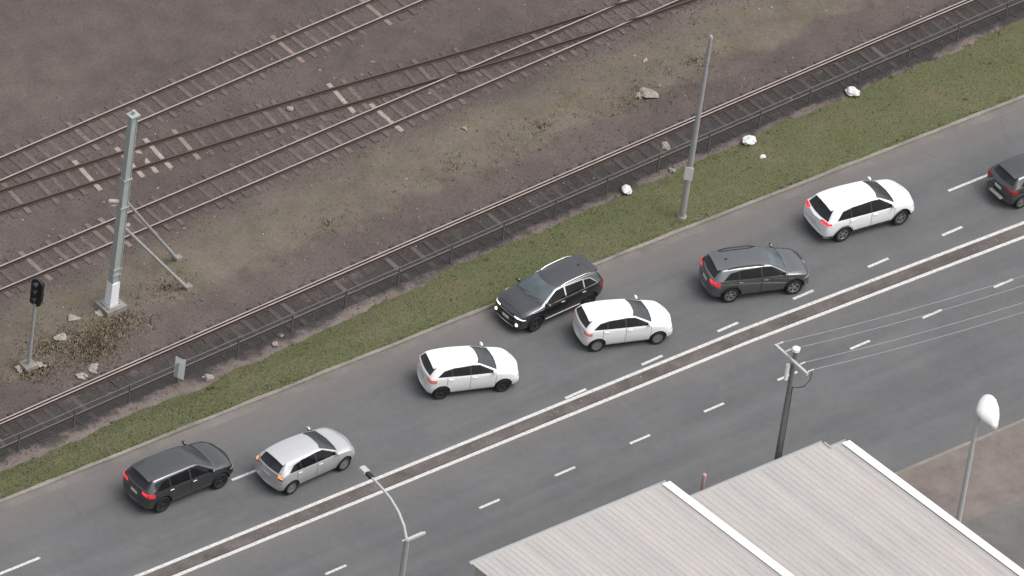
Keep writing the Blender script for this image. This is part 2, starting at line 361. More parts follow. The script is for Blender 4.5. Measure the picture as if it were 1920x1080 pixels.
# ------------------------------------------------------------------ blades of grass, dry weeds, loose ballast (nobody could count them)
rng = np.random.default_rng(3)
def blades(name, pts, h0, h1, wd, mat, label, cat, lean=.6):
    n = len(pts); P = np.array(pts, np.float32); a = rng.uniform(0, 2*np.pi, n); h = rng.uniform(h0, h1, n); l = rng.uniform(0, lean, n)*h; b = rng.uniform(0, 2*np.pi, n)
    d = np.stack([np.cos(a), np.sin(a), np.zeros(n)], 1)*wd/2
    tip = P+np.stack([np.cos(b)*l, np.sin(b)*l, h], 1)
    V = np.empty((n, 3, 3), np.float32); V[:, 0] = P-d; V[:, 1] = P+d; V[:, 2] = tip
    me = bpy.data.meshes.new(name); me.vertices.add(3*n); me.vertices.foreach_set('co', V.ravel()); me.loops.add(3*n)
    me.loops.foreach_set('vertex_index', np.arange(3*n)); me.polygons.add(n); me.polygons.foreach_set('loop_start', np.arange(0, 3*n, 3)); me.update(calc_edges=True)
    me.polygons.foreach_set('use_smooth', [True]*n); me.normals_split_custom_set_from_vertices([(0, 0, 1)]*(3*n))
    return link(name, me, mat, label=label, cat=cat, kind='stuff')
pts = []
for _ in range(120000):
    x = rng.uniform(-30, 31); g = gedge(x); y = rng.uniform(kerb_y(x)+.10, g+.22)
    if y > g and rng.random() > .35: continue
    if ns(x*.9, y*.9, 3)+.5*ns(x*2.7, y*2.7, 5) < -.34 and rng.random() < .35: continue
    pts.append((x, y, verge_height(x, y)-.01))
blades('grass', pts, .018, .048, .03, M['blade'], 'short green grass on the verge between kerb and railway fence', 'grass')
pts = []
for _ in range(170):
    x = rng.uniform(-30, 31); g = gedge(x); y = g+rng.normal(-.1, .18) if rng.random() < .5 else (kerb_y(x)+.2+abs(rng.normal(0, .12)) if rng.random() < .5 else rng.uniform(kerb_y(x)+.2, g))
    r_ = rng.uniform(.05, .16)
    for _ in range(int(rng.integers(8, 26))): pts.append((x+rng.normal(0, r_), y+rng.normal(0, r_*.7), verge_height(x, min(y, g))-.01))
blades('rank_grass', pts, .04, .09, .03, M['blade'], 'taller ragged grass tufts along the kerb and fence edges of the verge', 'grass', 1.0)
TUF = [(-15.9, 5.4, 1.9, 900), (-14.6, 5.8, 1.4, 500), (-17.6, 6.0, 1.5, 500), (-16.4, 4.7, 1.1, 350), (-18.8, 4.9, 1.2, 300), (-11.6, 6.6, 1.4, 160), (2.5, 6.9, 3.0, 120), (7, 7.3, 3.2, 140), (11.5, 6.9, 2.6, 200), (15, 7.6, 3, 120), (-4, 6.6, 3, 90)]
pts = []
for cx, cy, r, n in TUF:
    for _ in range(n):
        a = rng.uniform(0, 6.283); q = r*abs(rng.normal(0, .5)); x, y = cx+1.4*q*math.cos(a), cy+.7*q*math.sin(a)
        c = rng.integers(3, 8)
        for _ in range(c): pts.append((x+rng.normal(0, .05), y+rng.normal(0, .05), .0))
blades('dry_weeds', pts, .04, .12, .024, M['dry'], 'straw coloured dry weeds around the mast and along the cess', 'weeds', 1.1)
# track centre lines (y as a function of x) found from the photograph
TRK = dict(A=lambda x: 16.06+.0494*x, B=lambda x: 12.70-.0994*x-.00147*x*x if x < 6 else 12.05+.0006*(x-6)**0 -.117*(x-6)+.0035*(x-6)**2,
           C=lambda x: 10.67+.0418*x+.00025*x*x, D=lambda x: 3.464+.0421*x-.00013*x*x)
oct_v = np.array([(1,0,0),(-1,0,0),(0,1,0),(0,-1,0),(0,0,1),(0,0,-1)], np.float32); oct_f = [(0,2,4),(2,1,4),(1,3,4),(3,0,4),(2,0,5),(1,2,5),(3,1,5),(0,3,5)]
def stones(name, pts, s0, s1, mat, label, cat):
    n = len(pts); V = np.empty((n, 6, 3), np.float32); F = []
    for i, p in enumerate(pts):
        s = rng.uniform(s0, s1); q = oct_v*rng.uniform(.6, 1.25, (6, 3))*s; q[:, 2] *= .75
        a = rng.uniform(0, 6.28); c, sn = math.cos(a), math.sin(a); x = q[:, 0]*c-q[:, 1]*sn; q[:, 1] = q[:, 0]*sn+q[:, 1]*c; q[:, 0] = x
        V[i] = q+np.array(p); F += [tuple(6*i+k for k in f) for f in oct_f]
    return link(name, pydata(name, [tuple(map(float, v)) for v in V.reshape(-1, 3)], F), mat, label=label, cat=cat, kind='stuff')
pts = []
for k, n in (('A', 5000), ('B', 5000), ('C', 7500), ('D', 7500)):
    for _ in range(n):
        x = rng.uniform(-28, 30); y = TRK[k](x)+rng.normal(0, .95)
        if y < fence_y(x)-.5: continue
        pts.append((x, y, corr_z(x, y, 0)+.005))
stones('ballast_stones', pts, .022, .05, M['stone'], 'loose brown grey ballast stones along the railway tracks', 'ballast')

# ------------------------------------------------------------------ railway tracks: two rails and every sleeper
RAILP = [(-.06, 0), (-.06, .012), (-.010, .03), (-.010, .105), (-.031, .118), (-.031, .15), (.031, .15), (.031, .118), (.010, .105), (.010, .03), (.06, .012), (.06, 0)]
def rail_mesh(fn, x0, x1, off, z0):
    xs = np.arange(x0, x1+.01, .75); V, F = [], []; n = len(RAILP); mi = []
    for x in xs:
        d = Vector((1, (fn(x+.05)-fn(x-.05))/.1, 0)).normalized(); nn = Vector((-d.y, d.x, 0)); c = Vector((x, fn(x), z0))+nn*off
        for a, b in RAILP: V.append(tuple(c+nn*a+Vector((0, 0, b))))
    for i in range(len(xs)-1):
        for k in range(n):
            j = i*n; F.append((j+k, j+(k+1) % n, j+n+(k+1) % n, j+n+k)); mi.append(1 if k == 5 else 0)
    F += [tuple(range(n)), tuple(range(len(V)-1, len(V)-1-n, -1))]; mi += [0, 0]
    me = pydata('rail', V, F); me.polygons.foreach_set('material_index', mi); return me
def sleeper_mesh(L):
    bm = B(); prof = [(-.14, -.12), (.14, -.12), (.105, .03), (-.105, .03)]
    st = [(-L/2, 1), (-L/2+.04, 1.0), (-.25, .93), (.25, .93), (L/2-.04, 1.0), (L/2, 1)]; rings = []
    for y, s in st: rings.append([bm.verts.new((a*s, y, b if b < 0 else b*(1 if abs(y) > .3 else .55))) for a, b in prof])
    for a, b in zip(rings, rings[1:]):
        for k in range(4): bm.faces.new((a[k], b[k], b[(k+1) % 4], a[(k+1) % 4]))
    bm.faces.new(rings[0]); bm.faces.new(rings[-1][::-1]); fixn(bm); return tomesh(bm, 'sleeper')
SLM = sleeper_mesh(1.98); SLM.materials.append(M['sleeper']); SLD = sleeper_mesh(1.98); SLD.materials.append(M['sleeper_dark']); SLP = sleeper_mesh(1.98); SLP.materials.append(M['sleeper_pale'])
pale_at = {'B': ((-8.95, -7.1), (-10.9, -10.2), (.9, 1.5)), 'C': ((1.7, 2.3),)}
CLIP = None
def clip_mesh():
    bm = B()
    for s in (-1, 1): add_box(bm, (0, s*.085, .045), (.09, .05, .03), taper=.7)
    return tomesh(bm, 'clip')
CLIPM = clip_mesh(); CLIPM.materials.append(M['rail_rust'])
G2 = .5505
def track(key, x0, x1, sl_me, top, label, pitch=.64, guard=False, bright=()):
    fn = TRK[key]; t = thing('railway_track', (0, 0, 0), 0, label, 'railway track', 'railway tracks')
    for s in (-1, 1): link('rail', rail_mesh(fn, x0, x1, s*G2, .03), [M['rail_rust'], M['rail_top_dull'] if guard and s < 0 else top], t)
    if guard: link('check_rail', rail_mesh(fn, x0, x1, G2+.15, .02), [M['rail_rust'], M['rail_top']], t)
    x = x0+.3; k = 0
    while x < x1:
        yaw = math.atan((fn(x+.1)-fn(x-.1))/.2)
        if not any(a < x < b for a, b in bright_skip.get(key, ())):
            o = bpy.data.objects.new('sleeper', SLP if any(a < x < b for a, b in pale_at.get(key, ())) else sl_me); COL.objects.link(o); o.parent = t
            o.location = (x, fn(x), .006+random.uniform(-.012, .008)); o.rotation_euler = (0, 0, yaw+random.uniform(-.012, .012))
        x += pitch; k += 1
    return t
bright_skip = {'B': ((7.5, 60),)}
track('A', -26, 30, SLM, M['rail_top'], 'farthest railway track, at the top left beyond the mast head')
track('B', -26, 19, SLM, M['rail_top_rust'], 'rusty dark railed track that angles in to join the next track')
track('C', -29, 32, SLM, M['rail_top'], 'bright railed track running behind the steel mast')
track('D', -31, 34, SLD, M['rail_top'], 'nearest railway track, directly behind the low mesh fence', guard=True)

# low chain-link fence along track D
f = thing('railway_fence', (0, 0, 0), 0, 'low grey chain-link fence between the nearest track and the grass verge', 'fence')
FH = .93; FX0, FX1 = -30.0, 33.0
fz = lambda x: corr_z(x, fence_y(x), 0)
bm = B(); add_box(bm, (0, 0, FH/2-.1), (.05, .05, FH+.2)); bmesh.ops.bevel(bm, geom=bm.edges[:], offset=.008, segments=1); add_box(bm, (0, 0, FH+.015), (.06, .06, .02)); PM = tomesh(bm, 'post'); PM.materials.append(M['fence'])
x = FX0
while x <= FX1+.01:
    o = bpy.data.objects.new('post', PM); COL.objects.link(o); o.parent = f; o.location = (x, fence_y(x), 0); o.rotation_euler = (0, random.uniform(-.02, .02), .04); x += 2.62
bm = B(); add_tube(bm, [(x, fence_y(x), FH-.01+.012*ns(x*.5, 1)) for x in np.arange(FX0, FX1+.1, .65)], .021, 6); link('top_rail', tomesh(bm, 'top_rail', 40), M['fence'], f)
bm = B(); add_tube(bm, [(x, fence_y(x), .05) for x in np.arange(FX0, FX1+.1, 1.31)], .008, 4); link('bottom_wire', tomesh(bm, 'bottom_wire'), M['mesh'], f)
V, F = [], []; H0 = FH-.06; step = .05
for s in (1, -1):
    for x in np.arange(FX0, FX1-.9, step):
        xa, xb = (x, x+H0*.85) if s > 0 else (x+H0*.85, x); n = len(V); r = .0042
        for xx, zz in ((xa, .05), (xb, .05+H0)):
            for a, b in ((r, 0), (-r*.5, r), (-r*.5, -r)): V.append((xx+a, fence_y(xx)+b, zz))
        F += [(n, n+1, n+4, n+3), (n+1, n+2, n+5, n+4), (n+2, n, n+3, n+5)]
link('chain_link_mesh', pydata('chain_link_mesh', [tuple(map(float, v)) for v in V], F), M['mesh'], f, kind='stuff')

# ------------------------------------------------------------------ railway furniture
def cyl(bm, p0, p1, r0, r1=None, seg=14, mi=0): add_tube(bm, [p0, p1], [r0, r1 if r1 else r0], seg, mi)
mx, my = -14.21, 6.64
t = thing('catenary_mast', (mx, my, 0), .03, 'tall grey green steel railway mast with a white band at its foot', 'mast')
bm = B()                                                                  # tapered H section
for s in (-1, 1):
    rr = [[bm.verts.new((s*(wd/2)+dx, dy, z)) for dx, dy in ((-.014, -dp/2), (.014, -dp/2), (.014, dp/2), (-.014, dp/2))] for z, wd, dp in ((.2, .33, .30), (9.4, .25, .24))]
    for k in range(4): bm.faces.new((rr[0][k], rr[0][(k+1) % 4], rr[1][(k+1) % 4], rr[1][k]))
    bm.faces.new(rr[1])
rr = [[bm.verts.new((dx*wd/2, dy*.012, z)) for dx, dy in ((-1, -1), (1, -1), (1, 1), (-1, 1))] for z, wd in ((.2, .31), (9.4, .23))]
for k in range(4): bm.faces.new((rr[0][k], rr[0][(k+1) % 4], rr[1][(k+1) % 4], rr[1][k]))
for s in (-1, 1):                                                         # side plates close the section
    rr = [[bm.verts.new((dx*(wd/2-.02), s*(dp/2-.03)+dy, z)) for dx, dy in ((-1, -.006), (1, -.006), (1, .006), (-1, .006))] for z, wd, dp in ((.2, .33, .30), (9.4, .25, .24))]
    for k in range(4): bm.faces.new((rr[0][k], rr[0][(k+1) % 4], rr[1][(k+1) % 4], rr[1][k]))
fixn(bm); link('column', tomesh(bm, 'column'), M['mast'], t)
bm = B(); add_box(bm, (0, 0, 9.42), (.42, .36, .04)); add_tube(bm, [(0, 0, 9.44), (0, 0, 9.62)], .07, 10); link('top_plate', tomesh(bm, 'top_plate'), M['mast'], t)
bm = B(); add_box(bm, (0, 0, .78), (.37, .335, 1.1)); bmesh.ops.bevel(bm, geom=bm.edges[:], offset=.02, segments=1); link('white_band', tomesh(bm, 'white_band'), M['mast_white'], t, label='white painted band low on the mast')
bm = B(); add_box(bm, (0, 0, .08), (1.0, .85, .3), taper=.94); bmesh.ops.bevel(bm, geom=bm.edges[:], offset=.02, segments=1); link('footing', tomesh(bm, 'footing'), M['footing'], t)
bm = B(); add_box(bm, (0, 0, .25), (.6, .55, .03))
for a in (-1, 1):
    for b in (-1, 1): cyl(bm, (a*.25, b*.22, .24), (a*.25, b*.22, .34), .025, seg=8)
link('base_plate', tomesh(bm, 'base_plate'), M['galv'], t)
for z0, s in ((6.35, 1), (2.0, 1), (1.72, 1), (5.0, 1)):
    bm = B(); add_box(bm, (0, 0, z0), (.40, .33, .05)); link('clamp_band', tomesh(bm, 'clamp_band'), M['galv'], t)
def insulator(bm, p0, p1, n=5, r=.07):
    p0, p1 = Vector(p0), Vector(p1); add_tube(bm, [p0, p1], .025, 8)
    for k in range(n):
        a = p0.lerp(p1, (k+.5)/n); d = (p1-p0).normalized()*.018; add_tube(bm, [a-d, a, a+d], [r*.5, r, r*.5], 12)
bm = B(); insulator(bm, (-.18, .05, 5.28), (-.66, .06, 5.50), 5, .085); link('insulator', tomesh(bm, 'insulator', 40), M['insul'], t)
bm = B(); insulator(bm, (.18, -.02, 3.98), (.45, -.02, 3.93), 3, .09); link('insulator', tomesh(bm, 'insulator', 40), M['insul'], t)
bm = B(); add_tube(bm, [(-.14, .05, 5.08), (-.55, .05, 5.22)], .025, 8); link('bracket', tomesh(bm, 'bracket'), M['galv'], t)
for nm, h, ax, ay in (('stay_rod', 5.2, -10.25, 7.65), ('stay_rod', 3.96, -10.98, 6.05)):
    a = Vector((ax-mx, ay-my, .02)); bm = B(); add_tube(bm, [(.14, 0, h), a], .062, 8); add_tube(bm, [Vector((.14, 0, h)).lerp(a, .82), a], .08, 8)
    link(nm, tomesh(bm, nm, 40), M['galv'], t)
    bm = B(); add_box(bm, a+Vector((.05, 0, .0)), (.34, .3, .22), taper=.8); link('stay_anchor', tomesh(bm, 'stay_anchor'), M['footing'], t)

t = thing('signal_post', (-18.95, 5.38, 0), 0, 'short railway signal with black hood at the far left', 'signal')
bm = B(); cyl(bm, (0, 0, 0), (0, 0, 3.1), .075, .065); link('post', tomesh(bm, 'post', 40), M['galv'], t)
bm = B(); add_box(bm, (0, 0, .06), (.6, .55, .2), taper=.9); link('footing', tomesh(bm, 'footing'), M['footing'], t)
bm = B(); rq = Matrix.Rotation(.25, 3, 'Z')
pl_ = [(math.sin(a)*.27, math.cos(a)*.27+(.36 if math.cos(a) > 0 else -.36)) for a in np.linspace(0, 2*math.pi, 20, endpoint=False)]
fr = [bm.verts.new(rq@Vector((-.02, a, 3.62+b))) for a, b in pl_]; bk = [bm.verts.new(rq@Vector((.02, a, 3.62+b))) for a, b in pl_]
bm.faces.new(fr); bm.faces.new(bk[::-1])
for k in range(20): bm.faces.new((fr[k], bk[k], bk[(k+1) % 20], fr[(k+1) % 20]))
add_box(bm, (.13, .02, 3.6), (.24, .3, .9)); fixn(bm); link('backboard', tomesh(bm, 'backboard'), M['black'], t)
for z0 in (3.35, 3.72, 4.05):
    bm = B(); add_tube(bm, [rq@Vector((-.02, 0, z0)), rq@Vector((-.24, 0, z0))], .11, 14); link('hood', tomesh(bm, 'hood', 40), M['black'], t)
# sign plate clipped to the fence
t = thing('fence_sign', (-14.55, fence_y(-14.55)-.04, 0), R(-62), 'weathered white sign plate standing at the low fence', 'sign')
bm = B(); add_box(bm, (0, 0, .72), (.42, .012, .98)); bmesh.ops.bevel(bm, geom=[e for e in bm.edges if abs(e.verts[0].co.y-e.verts[1].co.y) > .005], offset=.06, segments=3); link('plate', tomesh(bm, 'plate'), M['sign'], t)
bm = B(); add_tube(bm, [(0, .03, 0), (0, .03, 1.15)], .02, 8); link('post', tomesh(bm, 'post'), M['galv'], t)

# tapered roadside pole on the verge
t = thing('roadside_pole', (8.38, .08, .05), R(0), 'slim tapered grey pole with a small sign, standing on the verge', 'pole')
bm = B(); add_tube(bm, [(0, 0, 0), (0, 0, 3), (0, 0, 6), (0, 0, 8.9)], [.13, .115, .095, .075], 14); link('shaft', tomesh(bm, 'shaft', 50), M['galv'], t)
bm = B(); add_tube(bm, [(0, 0, 8.88), (0, 0, 8.98)], [.09, .06], 12); link('cap', tomesh(bm, 'cap', 50), M['galv'], t)
bm = B(); add_tube(bm, [(0, 0, -.02), (0, 0, .12)], [.2, .17], 14); link('collar', tomesh(bm, 'collar', 50), M['galv'], t)
bm = B(); add_box(bm, (-.10, -.10, 2.30), (.34, .02, .62), Matrix.Rotation(R(-48), 3, 'Z')); link('sign_plate', tomesh(bm, 'sign_plate'), M['litter'], t, label='small pale sign plate strapped to the pole')
for z0 in (2.1, 2.5):
    bm = B(); add_tube(bm, [(0, 0, z0-.02), (0, 0, z0+.02)], .128, 14); link('strap', tomesh(bm, 'strap', 50), M['galv'], t)

# ------------------------------------------------------------------ power pole, wires, street lamps
px_, py_ = -.83, -16.59
t = thing('power_pole', (px_, py_, .07), 0, 'dark timber power pole with a pale crossarm beside the shed roof', 'power pole')
bm = B(); add_tube(bm, [(0, 0, -.1), (0, 0, 3), (0, 0, 6), (.0, 0, 9.35)], [.13, .118, .105, .09], 14); link('shaft', tomesh(bm, 'shaft', 50), M['timber'], t)
bm = B(); add_tube(bm, [(0, 0, 9.3), (0, 0, 9.42), (0, 0, 9.47)], [.15, .15, .06], 14); link('pole_cap', tomesh(bm, 'pole_cap', 50), M['white'], t)
bm = B(); add_box(bm, (-.16, 0, 8.93), (.10, 1.92, .11)); bmesh.ops.bevel(bm, geom=bm.edges[:], offset=.008, segments=1); link('crossarm', tomesh(bm, 'crossarm'), M['arm'], t)
for s in (-1, 1):
    bm = B(); add_tube(bm, [(-.13, s*.55, 8.9), (-.05, 0, 8.4)], .014, 6); link('brace', tomesh(bm, 'brace'), M['galv'], t)
WY = (.90, .42, -.42, -.90)
for y in WY:
    bm = B(); insulator(bm, (-.10, y, 8.99), (.16, y, 8.99), 2, .05); link('insulator', tomesh(bm, 'insulator', 40), M['insul'], t)
bm = B(); add_tube(bm, [(-.20, .08, 7.98), (-.20, .08, 8.66)], .075, 12); add_tube(bm, [(-.20, .08, 7.92), (-.20, .08, 7.98)], [.05, .09], 12); link('fuse_box', tomesh(bm, 'fuse_box', 50), M['white'], t)
bm = B(); add_tube(bm, [(.1, -.9, 8.95), (.22, -.78, 8.4), (.2, -.55, 7.9), (.12, -.25, 7.65), (.03, -.12, 7.62), (.03, -.15, 6.0), (.03, -.15, 3.0)], .018, 6); link('service_cable', tomesh(bm, 'service_cable', 60), M['cable_dark'], t)
for i, y in enumerate(WY):
    bm = B(); P = []
    for k in range(41):
        s = k/40; P.append((px_+.16+46*s, py_+y-.3*s, 9.06-4*2.1*s*(1-s)-.0*s))
    add_tube(bm, P, .010, 5)
    link('overhead_wire', tomesh(bm, 'overhead_wire', 60), M['cable'], label='%s overhead wire running right from the crossarm over the road' % ('topmost', 'second', 'third', 'lowest')[i], cat='wire', group='wires from the power pole')
lx, ly = -19.05, -17.05
t = thing('street_lamp', (lx, ly, .07), 0, 'street lamp with a long curved arm reaching over the lower carriageway', 'street lamp')
bm = B(); add_tube(bm, [(0, 0, -.1), (0, 0, 4), (0, 0, 8.35)], [.16, .13, .10], 14); link('shaft', tomesh(bm, 'shaft', 50), M['galv'], t)
bm = B(); add_tube(bm, [(0, 0, 8.25), (.03, .30, 8.75), (.05, .72, 9.1), (.08, 1.27, 9.3), (.10, 1.93, 9.38), (.12, 2.48, 9.38)], [.06, .058, .054, .05, .046, .042], 10); link('arm', tomesh(bm, 'arm', 60), M['arm'], t)
bm = B(); add_box(bm, (.12, 2.60, 9.39), (.17, .32, .11)); bmesh.ops.bevel(bm, geom=bm.edges[:], offset=.02, segments=2); link('lamp_neck', tomesh(bm, 'lamp_neck'), M['trim'], t)
bm = B(); add_box(bm, (.12, 2.92, 9.40), (.30, .40, .14), taper=.8); bmesh.ops.bevel(bm, geom=bm.edges[:], offset=.03, segments=2); link('lamp_head', tomesh(bm, 'lamp_head', 50), M['arm'], t)
bm = B(); add_box(bm, (.12, 2.92, 9.315), (.2, .28, .03)); link('lamp_lens', tomesh(bm, 'lamp_lens'), M['lampglass'], t)
bm = B(); add_box(bm, (.40, -.02, 8.33), (.82, .09, .09)); link('bracket', tomesh(bm, 'bracket'), M['arm'], t)
# large white lantern near the right edge
OUT = [(5.66, -19.99), (5.98, -19.64), (6.36, -19.4), (6.63, -19.38), (6.77, -19.59), (6.65, -20.02), (6.35, -20.48), (6.02, -20.82), (5.73, -20.97), (5.67, -20.8)]
ox, oy = 5.72, -20.02
t = thing('street_lantern', (ox, oy, .07), 0, 'big domed white lantern on a slim pale pole at the lower right', 'street lamp')
bm = B(); add_tube(bm, [(0, 0, -.1), (0, 0, 3), (0, 0, 6.02)], [.12, .10, .085], 12); link('shaft', tomesh(bm, 'shaft', 50), M['arm'], t)
bm = B(); cx = sum(p[0] for p in OUT)/10-ox; cy = sum(p[1] for p in OUT)/10-oy; rings = []
for s, z in ((.94, 5.98), (1.0, 6.03), (1.0, 6.10), (.9, 6.20), (.68, 6.29), (.36, 6.345)):
    rings.append([bm.verts.new((cx+(a-ox-cx)*s, cy+(b-oy-cy)*s, z)) for a, b in OUT])
for a, b in zip(rings, rings[1:]):
    for k in range(10): bm.faces.new((a[k], a[(k+1) % 10], b[(k+1) % 10], b[k]))
bm.faces.new(rings[-1]); bm.faces.new(rings[0]); fixn(bm); bmesh.ops.subdivide_edges(bm, edges=bm.edges[:], cuts=1, smooth=.6, use_grid_fill=True); link('shell', tomesh(bm, 'shell', 45), M['lampwhite'], t)
bm = B(); add_lathe(bm, [(.0, -.12), (.12, -.1), (.17, -.04), (.18, 0)], 'Z', 16, c=(.12, -.80, 5.98)); link('diffuser', tomesh(bm, 'diffuser', 50), M['lampglass'], t)
bm = B(); add_tube(bm, [(a-ox, b-oy, 6.062) for a, b in OUT+OUT[:1]], .012, 6); link('housing_seam', tomesh(bm, 'housing_seam', 60), M['gutter_steel'], t)
bm = B(); add_box(bm, (.1, -.03, 5.99), (.34, .2, .1)); link('mount', tomesh(bm, 'mount'), M['arm'], t)

# ------------------------------------------------------------------ two sheds with ribbed steel roofs (only their roofs show)
def sheet_mesh(w_, L, slope, pitch=.235):
    prof = []; n = int(round(w_/pitch)); p = w_/n
    for k in range(n): x0 = k*p; prof += [(x0, 0), (x0+p*.56, 0), (x0+p*.68, .019), (x0+p*.88, .019)]
    prof.append((w_, 0)); V, F = [], []
    for y, z in ((0, 0), (-L, L*slope)):
        for a, b in prof: V.append((a, y, z+b))
    k = len(prof)
    for i in range(k-1): F.append((i, i+1, k+i+1, k+i))
    me = pydata('roof_sheet', V, F)
    for p_ in me.polygons: pass
    me.flip_normals() if me.polygons[0].normal.z < 0 else None
    return me
def shed(x0, x1, y0, z0, L, slope, label, notch=None, barge=True):
    t = thing('shed', (x0, y0, 0), 0, label, 'shed', 'sheds along the footpath')
    Wd = x1-x0; n = max(1, int(round(Wd/.77))); w_ = Wd/n
    me = sheet_mesh(w_-.004, L, slope); me.materials.append(M['roof']); me2 = None
    for k in range(n):
        back = notch if (notch and k == n-1) else 0
        if back:
            me2 = sheet_mesh(w_-.004, L-back, slope); me2.materials.append(M['roof'])
        o = bpy.data.objects.new('roof_sheet', me2 if back else me); COL.objects.link(o); o.parent = t
        o.location = (k*w_, -back, z0+back*slope+random.uniform(0, .006))
    def gutter(xa, xb, y, z, nm='gutter'):
        V = []; P = [(0, .0), (.015, -.07), (.17, -.07), (.185, .02), (.172, .02), (.16, -.035), (.025, -.035), (.012, .0)]
        for x in (xa, xb):
            for a, b in P: V.append((x, y-.02+a, z+b))
        F = [(i, i+8, (i+1) % 8+8, (i+1) % 8) for i in range(8)]+[tuple(range(8)), tuple(range(15, 7, -1))]
        link(nm, pydata(nm, V, F), M['gutter_steel'], t)
    xs = Wd-w_ if notch else Wd
    gutter(-.02, xs+.02, 0, z0); 
    if notch: gutter(xs+.03, Wd+.02, -notch, z0+notch*slope)
    if notch:
        bm = B(); rot = Matrix.Rotation(-math.atan(slope), 3, 'X'); add_box(bm, (xs+.01, -notch/2, z0+notch/2*slope+.03), (.08, notch, .07), rot); link('side_flashing', tomesh(bm, 'side_flashing'), M['gutter_steel'], t)
    if barge:
        y_a = -(notch or 0); rot = Matrix.Rotation(-math.atan(slope), 3, 'X'); bm = B()
        ln = (L+y_a)/math.cos(math.atan(slope)); add_box(bm, (Wd-.09, (y_a-L)/2, z0+(L-y_a)/2*slope+.055), (.36, ln, .025), rot); add_box(bm, (Wd+.082, (y_a-L)/2, z0+(L-y_a)/2*slope-.02), (.02, ln, .15), rot)
        link('barge_capping', tomesh(bm, 'barge_capping'), M['white'], t, label='bright white capping along the right roof edge')
    Hh = z0-.03; V = [(.06, -.12, 0), (Wd-.08, -.12 - (notch or 0), 0), (Wd-.08, -L+.1, 0), (.06, -L+.1, 0)]; V = V+[(a, b, Hh+(-b)*slope-.02) for a, b, _ in V]
    link('wall', pydata('wall', V, [(0, 1, 5, 4), (1, 2, 6, 5), (2, 3, 7, 6), (3, 0, 4, 7), (4, 5, 6, 7)]), M['wall'], t)
    for k in range(3):
        bm = B(); yy = -L*(.12+.3*k); add_box(bm, (0, 0, 0), (.01, .01, .01)); bm.free()
    return t
shed(-15.8, -6.75, -17.15, 5.9, 16, .118, 'taller pale ribbed roof with wide white edge capping, bottom centre', None)
shed(-8.0, 1.46, -17.35, 4.8, 16, .118, 'lower pale ribbed roof stepped at its corner, in front of the power pole', .42)
t = thing('red_post', (-4.57, -16.75, .07), 0, 'thin faded red post showing between the two shed roofs', 'post')
bm = B(); add_tube(bm, [(0, 0, 0), (0, 0, 5.0)], .075, 12); link('shaft', tomesh(bm, 'shaft', 50), M['red'], t)
bm = B(); add_tube(bm, [(0, 0, 4.98), (0, 0, 5.04)], [.085, .05], 12); link('cap', tomesh(bm, 'cap', 50), M['red'], t)

# ------------------------------------------------------------------ rubbish and rocks beside the line
def lump(seed, sx, sy, sz, sub=3):
    bm = B(); bmesh.ops.create_icosphere(bm, subdivisions=sub, radius=1)
    for v in bm.verts:
        k = 1+.35*noise.noise(v.co*1.6+Vector((seed, 0, 0)))+.2*noise.noise(v.co*4+Vector((0, seed, 0)))+.16*abs(noise.noise(v.co*8+Vector((0, 0, seed)))); v.co = Vector((v.co.x*sx*k, v.co.y*sy*k, max(-.25, v.co.z)*sz*k))
    return tomesh(bm, 'lump', 14)
for i, (x, y, s, lab) in enumerate(((13.68, 2.50, .30, 'largest crumpled white plastic bag, in the grass right of the pole'), (7.5, 2.46, .26, 'crumpled white plastic bag at the fence foot left of the pole'),
        (19.2, 2.9, .30, 'pale plastic bag at the far right end of the verge'), (13.5, 1.45, .13, 'small scrap of white paper lying in the grass'))):
    o = link('plastic_bag' if s > .2 else 'paper_scrap', lump(i*3.1, s, s*.75, s*.5), M['white_plastic'], label=lab, cat='rubbish'); o.location = (x, y, .10 if s > .2 else .10); o.rotation_euler = (0, 0, i)
ROCK = [(-16.95, 6.1, .32, 'pale broken concrete lump left of the mast footing'), (-19.35, 5.45, .20, 'left pale rock at the foot of the signal'), (-18.55, 5.2, .22, 'right pale rock at the foot of the signal'),
        (-16.9, 4.1, .26, 'pale rubble heap beside the nearest rail at the left'), (-17.55, 3.95, .22, 'second pale rubble heap nearer the left edge'), (-15.9, 6.85, .24, 'curved pale debris left of the mast foot'),
        (-14.75, 6.55, .24, 'white rubble against the mast footing'), (-13.4, 1.45, .24, 'pale stone beside the fence sign'), (-10.0, 1.75, .16, 'pale stone at the fence, first right of the sign'), (-9.5, 2.1, .12, 'small pale stone under the fence mesh'),
        (12.0, 6.8, .45, 'low tan heap of soil between the tracks, upper right'), (10.6, 3.9, .24, 'pale block lying between the rails beside the pole'), (9.9, 2.6, .16, 'flat pale stone at the fence below the pole'),
        (13.2, 8.6, .14, 'small pale stone high in the dirt strip'), (4.3, 8.7, .12, 'lone pale stone below the bright track'), (-1.0, 13.0, .16, 'pale curved scrap beside the rusty rail')]
def rock_mesh(seed, s):
    rr = random.Random(int(seed*10)); bm = B()
    for k in range(4):                                                     # a broken lump: angular pieces grown into one another
        r = s*(1 if k == 0 else rr.uniform(.3, .55)); c = Vector((0, 0, 0)) if k == 0 else Vector((rr.uniform(-1, 1)*s, rr.uniform(-.7, .7)*s, -.02))
        pts_ = [c+Vector((rr.gauss(0, 1), rr.gauss(0, .75), rr.gauss(0, .5))).normalized()*r*rr.uniform(.65, 1.05) for _ in range(16)]
        vs = [bm.verts.new((p.x, p.y, max(-.06, p.z*.6+.03))) for p in pts_]; bmesh.ops.convex_hull(bm, input=vs)
    return tomesh(bm, 'rock')
for i, (x, y, s, lab) in enumerate(ROCK):
    o = link('rock', rock_mesh(20+i*2.3, s), M['debris'], label=lab, cat='rock'); o.location = (x, y, .02); o.rotation_euler = (0, 0, i*1.3)
